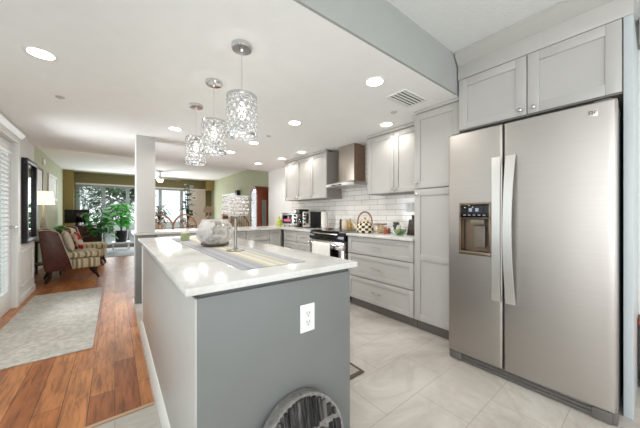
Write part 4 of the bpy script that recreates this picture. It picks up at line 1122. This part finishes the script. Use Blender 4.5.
# console along right wall with lamp and basket
t = thing('console_table', 'pale console table against the right green wall', 'table', (2.98, 8.9, .005))
MB().box(-.2, .2, -.75, .75, .86, .90, .004).build('tabletop', M_linen, t)
for lx in (-.17, .17):
    for ly in (-.7, .7): MB().box(lx - .025, lx + .025, ly - .025, ly + .025, 0, .86).build('leg', M_linen, t)
o = MB().box(-.1, .1, -.15, .15, 0, .24, .02).build('wicker_box', mk_grain('wicker', (110, 66, 34), (166, 110, 60), (30, 30, 30)), None, .6, (2.98, 9.2, .9055)); tag(o, 'brown wicker box on the pale console table', 'box')
t = thing('table_lamp', 'beige bulbous table lamp near the vertical blind', 'lamp', (2.42, 9.0, .756))
MB().lathe([(.09, 0), (.05, .03), (.11, .14), (.12, .22), (.06, .32), (.015, .36), (.015, .46)], (0, 0, 0), 28).build('base', paint('lamp_beige', (214, 186, 164), .3, .08), t)
MB().lathe([(.18, .44), (.13, .64)], (0, 0, 0), 28, cap=False).build('lamp_shade', mk_fabric('pink_linen', (206, 178, 160), (226, 200, 184)), t)
t = thing('lamp_table', 'round side table holding the beige lamp near the vertical blind', 'table', (2.42, 9.0, .005))
MB().lathe([(.28, .72), (.28, .75)], (0, 0, 0), 32).build('tabletop', M_linen, t)
MB().lathe([(.18, 0), (.18, .02), (.03, .05), (.03, .72)], (0, 0, 0), 24).build('pedestal', M_linen, t)

# small wooden chest right of the fridge panel
t = thing('wooden_chest', 'low red-brown wooden chest with black feet beside the fridge end panel', 'chest', (2.96, -.134, 0))
MB().box(-.19, -.03, -.22, .20, .12, .44, .006).build('body', M_chest, t)
MB().box(-.2, -.02, -.23, .212, .42, .45, .004).build('lid', M_chest, t)
for y in (-.18, .175): MB().box(-.19, -.15, y - .03, y + .03, 0, .12, .004).box(-.07, -.03, y - .03, y + .03, 0, .12, .004).build('foot', M_dark, t)

# ---------------------------------------------------------------- trees beyond the lanai
def tree(label, x, y, h, r, mat, seed, n=900):
    random.seed(seed)
    t = thing('garden_tree', label, 'tree', (x, y, -.06), 0, 'trees beyond the lanai')
    MB().tube([(0, 0, 0), (.05, .03, h * .4), (-.04, 0, h * .75)], [.13, .1, .05], 10).build('trunk', M_darkwood, t)
    f = MB()
    for i in range(n):
        u = Vector((random.gauss(0, 1), random.gauss(0, 1), random.gauss(0, 1))).normalized() * r * random.uniform(.45, 1)
        p = Vector((u.x, u.y, h * .68 + u.z * .9))
        f.leaf(p, (u.x, u.y, random.uniform(-.6, .5)), random.uniform(.22, .45), random.uniform(.10, .2), .6, n=2)
    f.build('crown', mat, t, 1.5)
tree('broad green tree outside the far left glazing', -2.4, 17.5, 4.4, 1.9, M_leaft, 21, 1500)
tree('slim green tree outside the middle of the far glazing', 1.0, 18.2, 3.6, .8, M_leafd, 22, 350)
tree('low bushy tree outside the far glazing beside the slim tree', -.2, 21.5, 3.0, 1.5, M_leaft, 23, 1200)
tree('dense dark tree outside the far glazing behind the sideboard', -5.6, 21, 5.2, 2.2, M_leafd, 25, 1500)
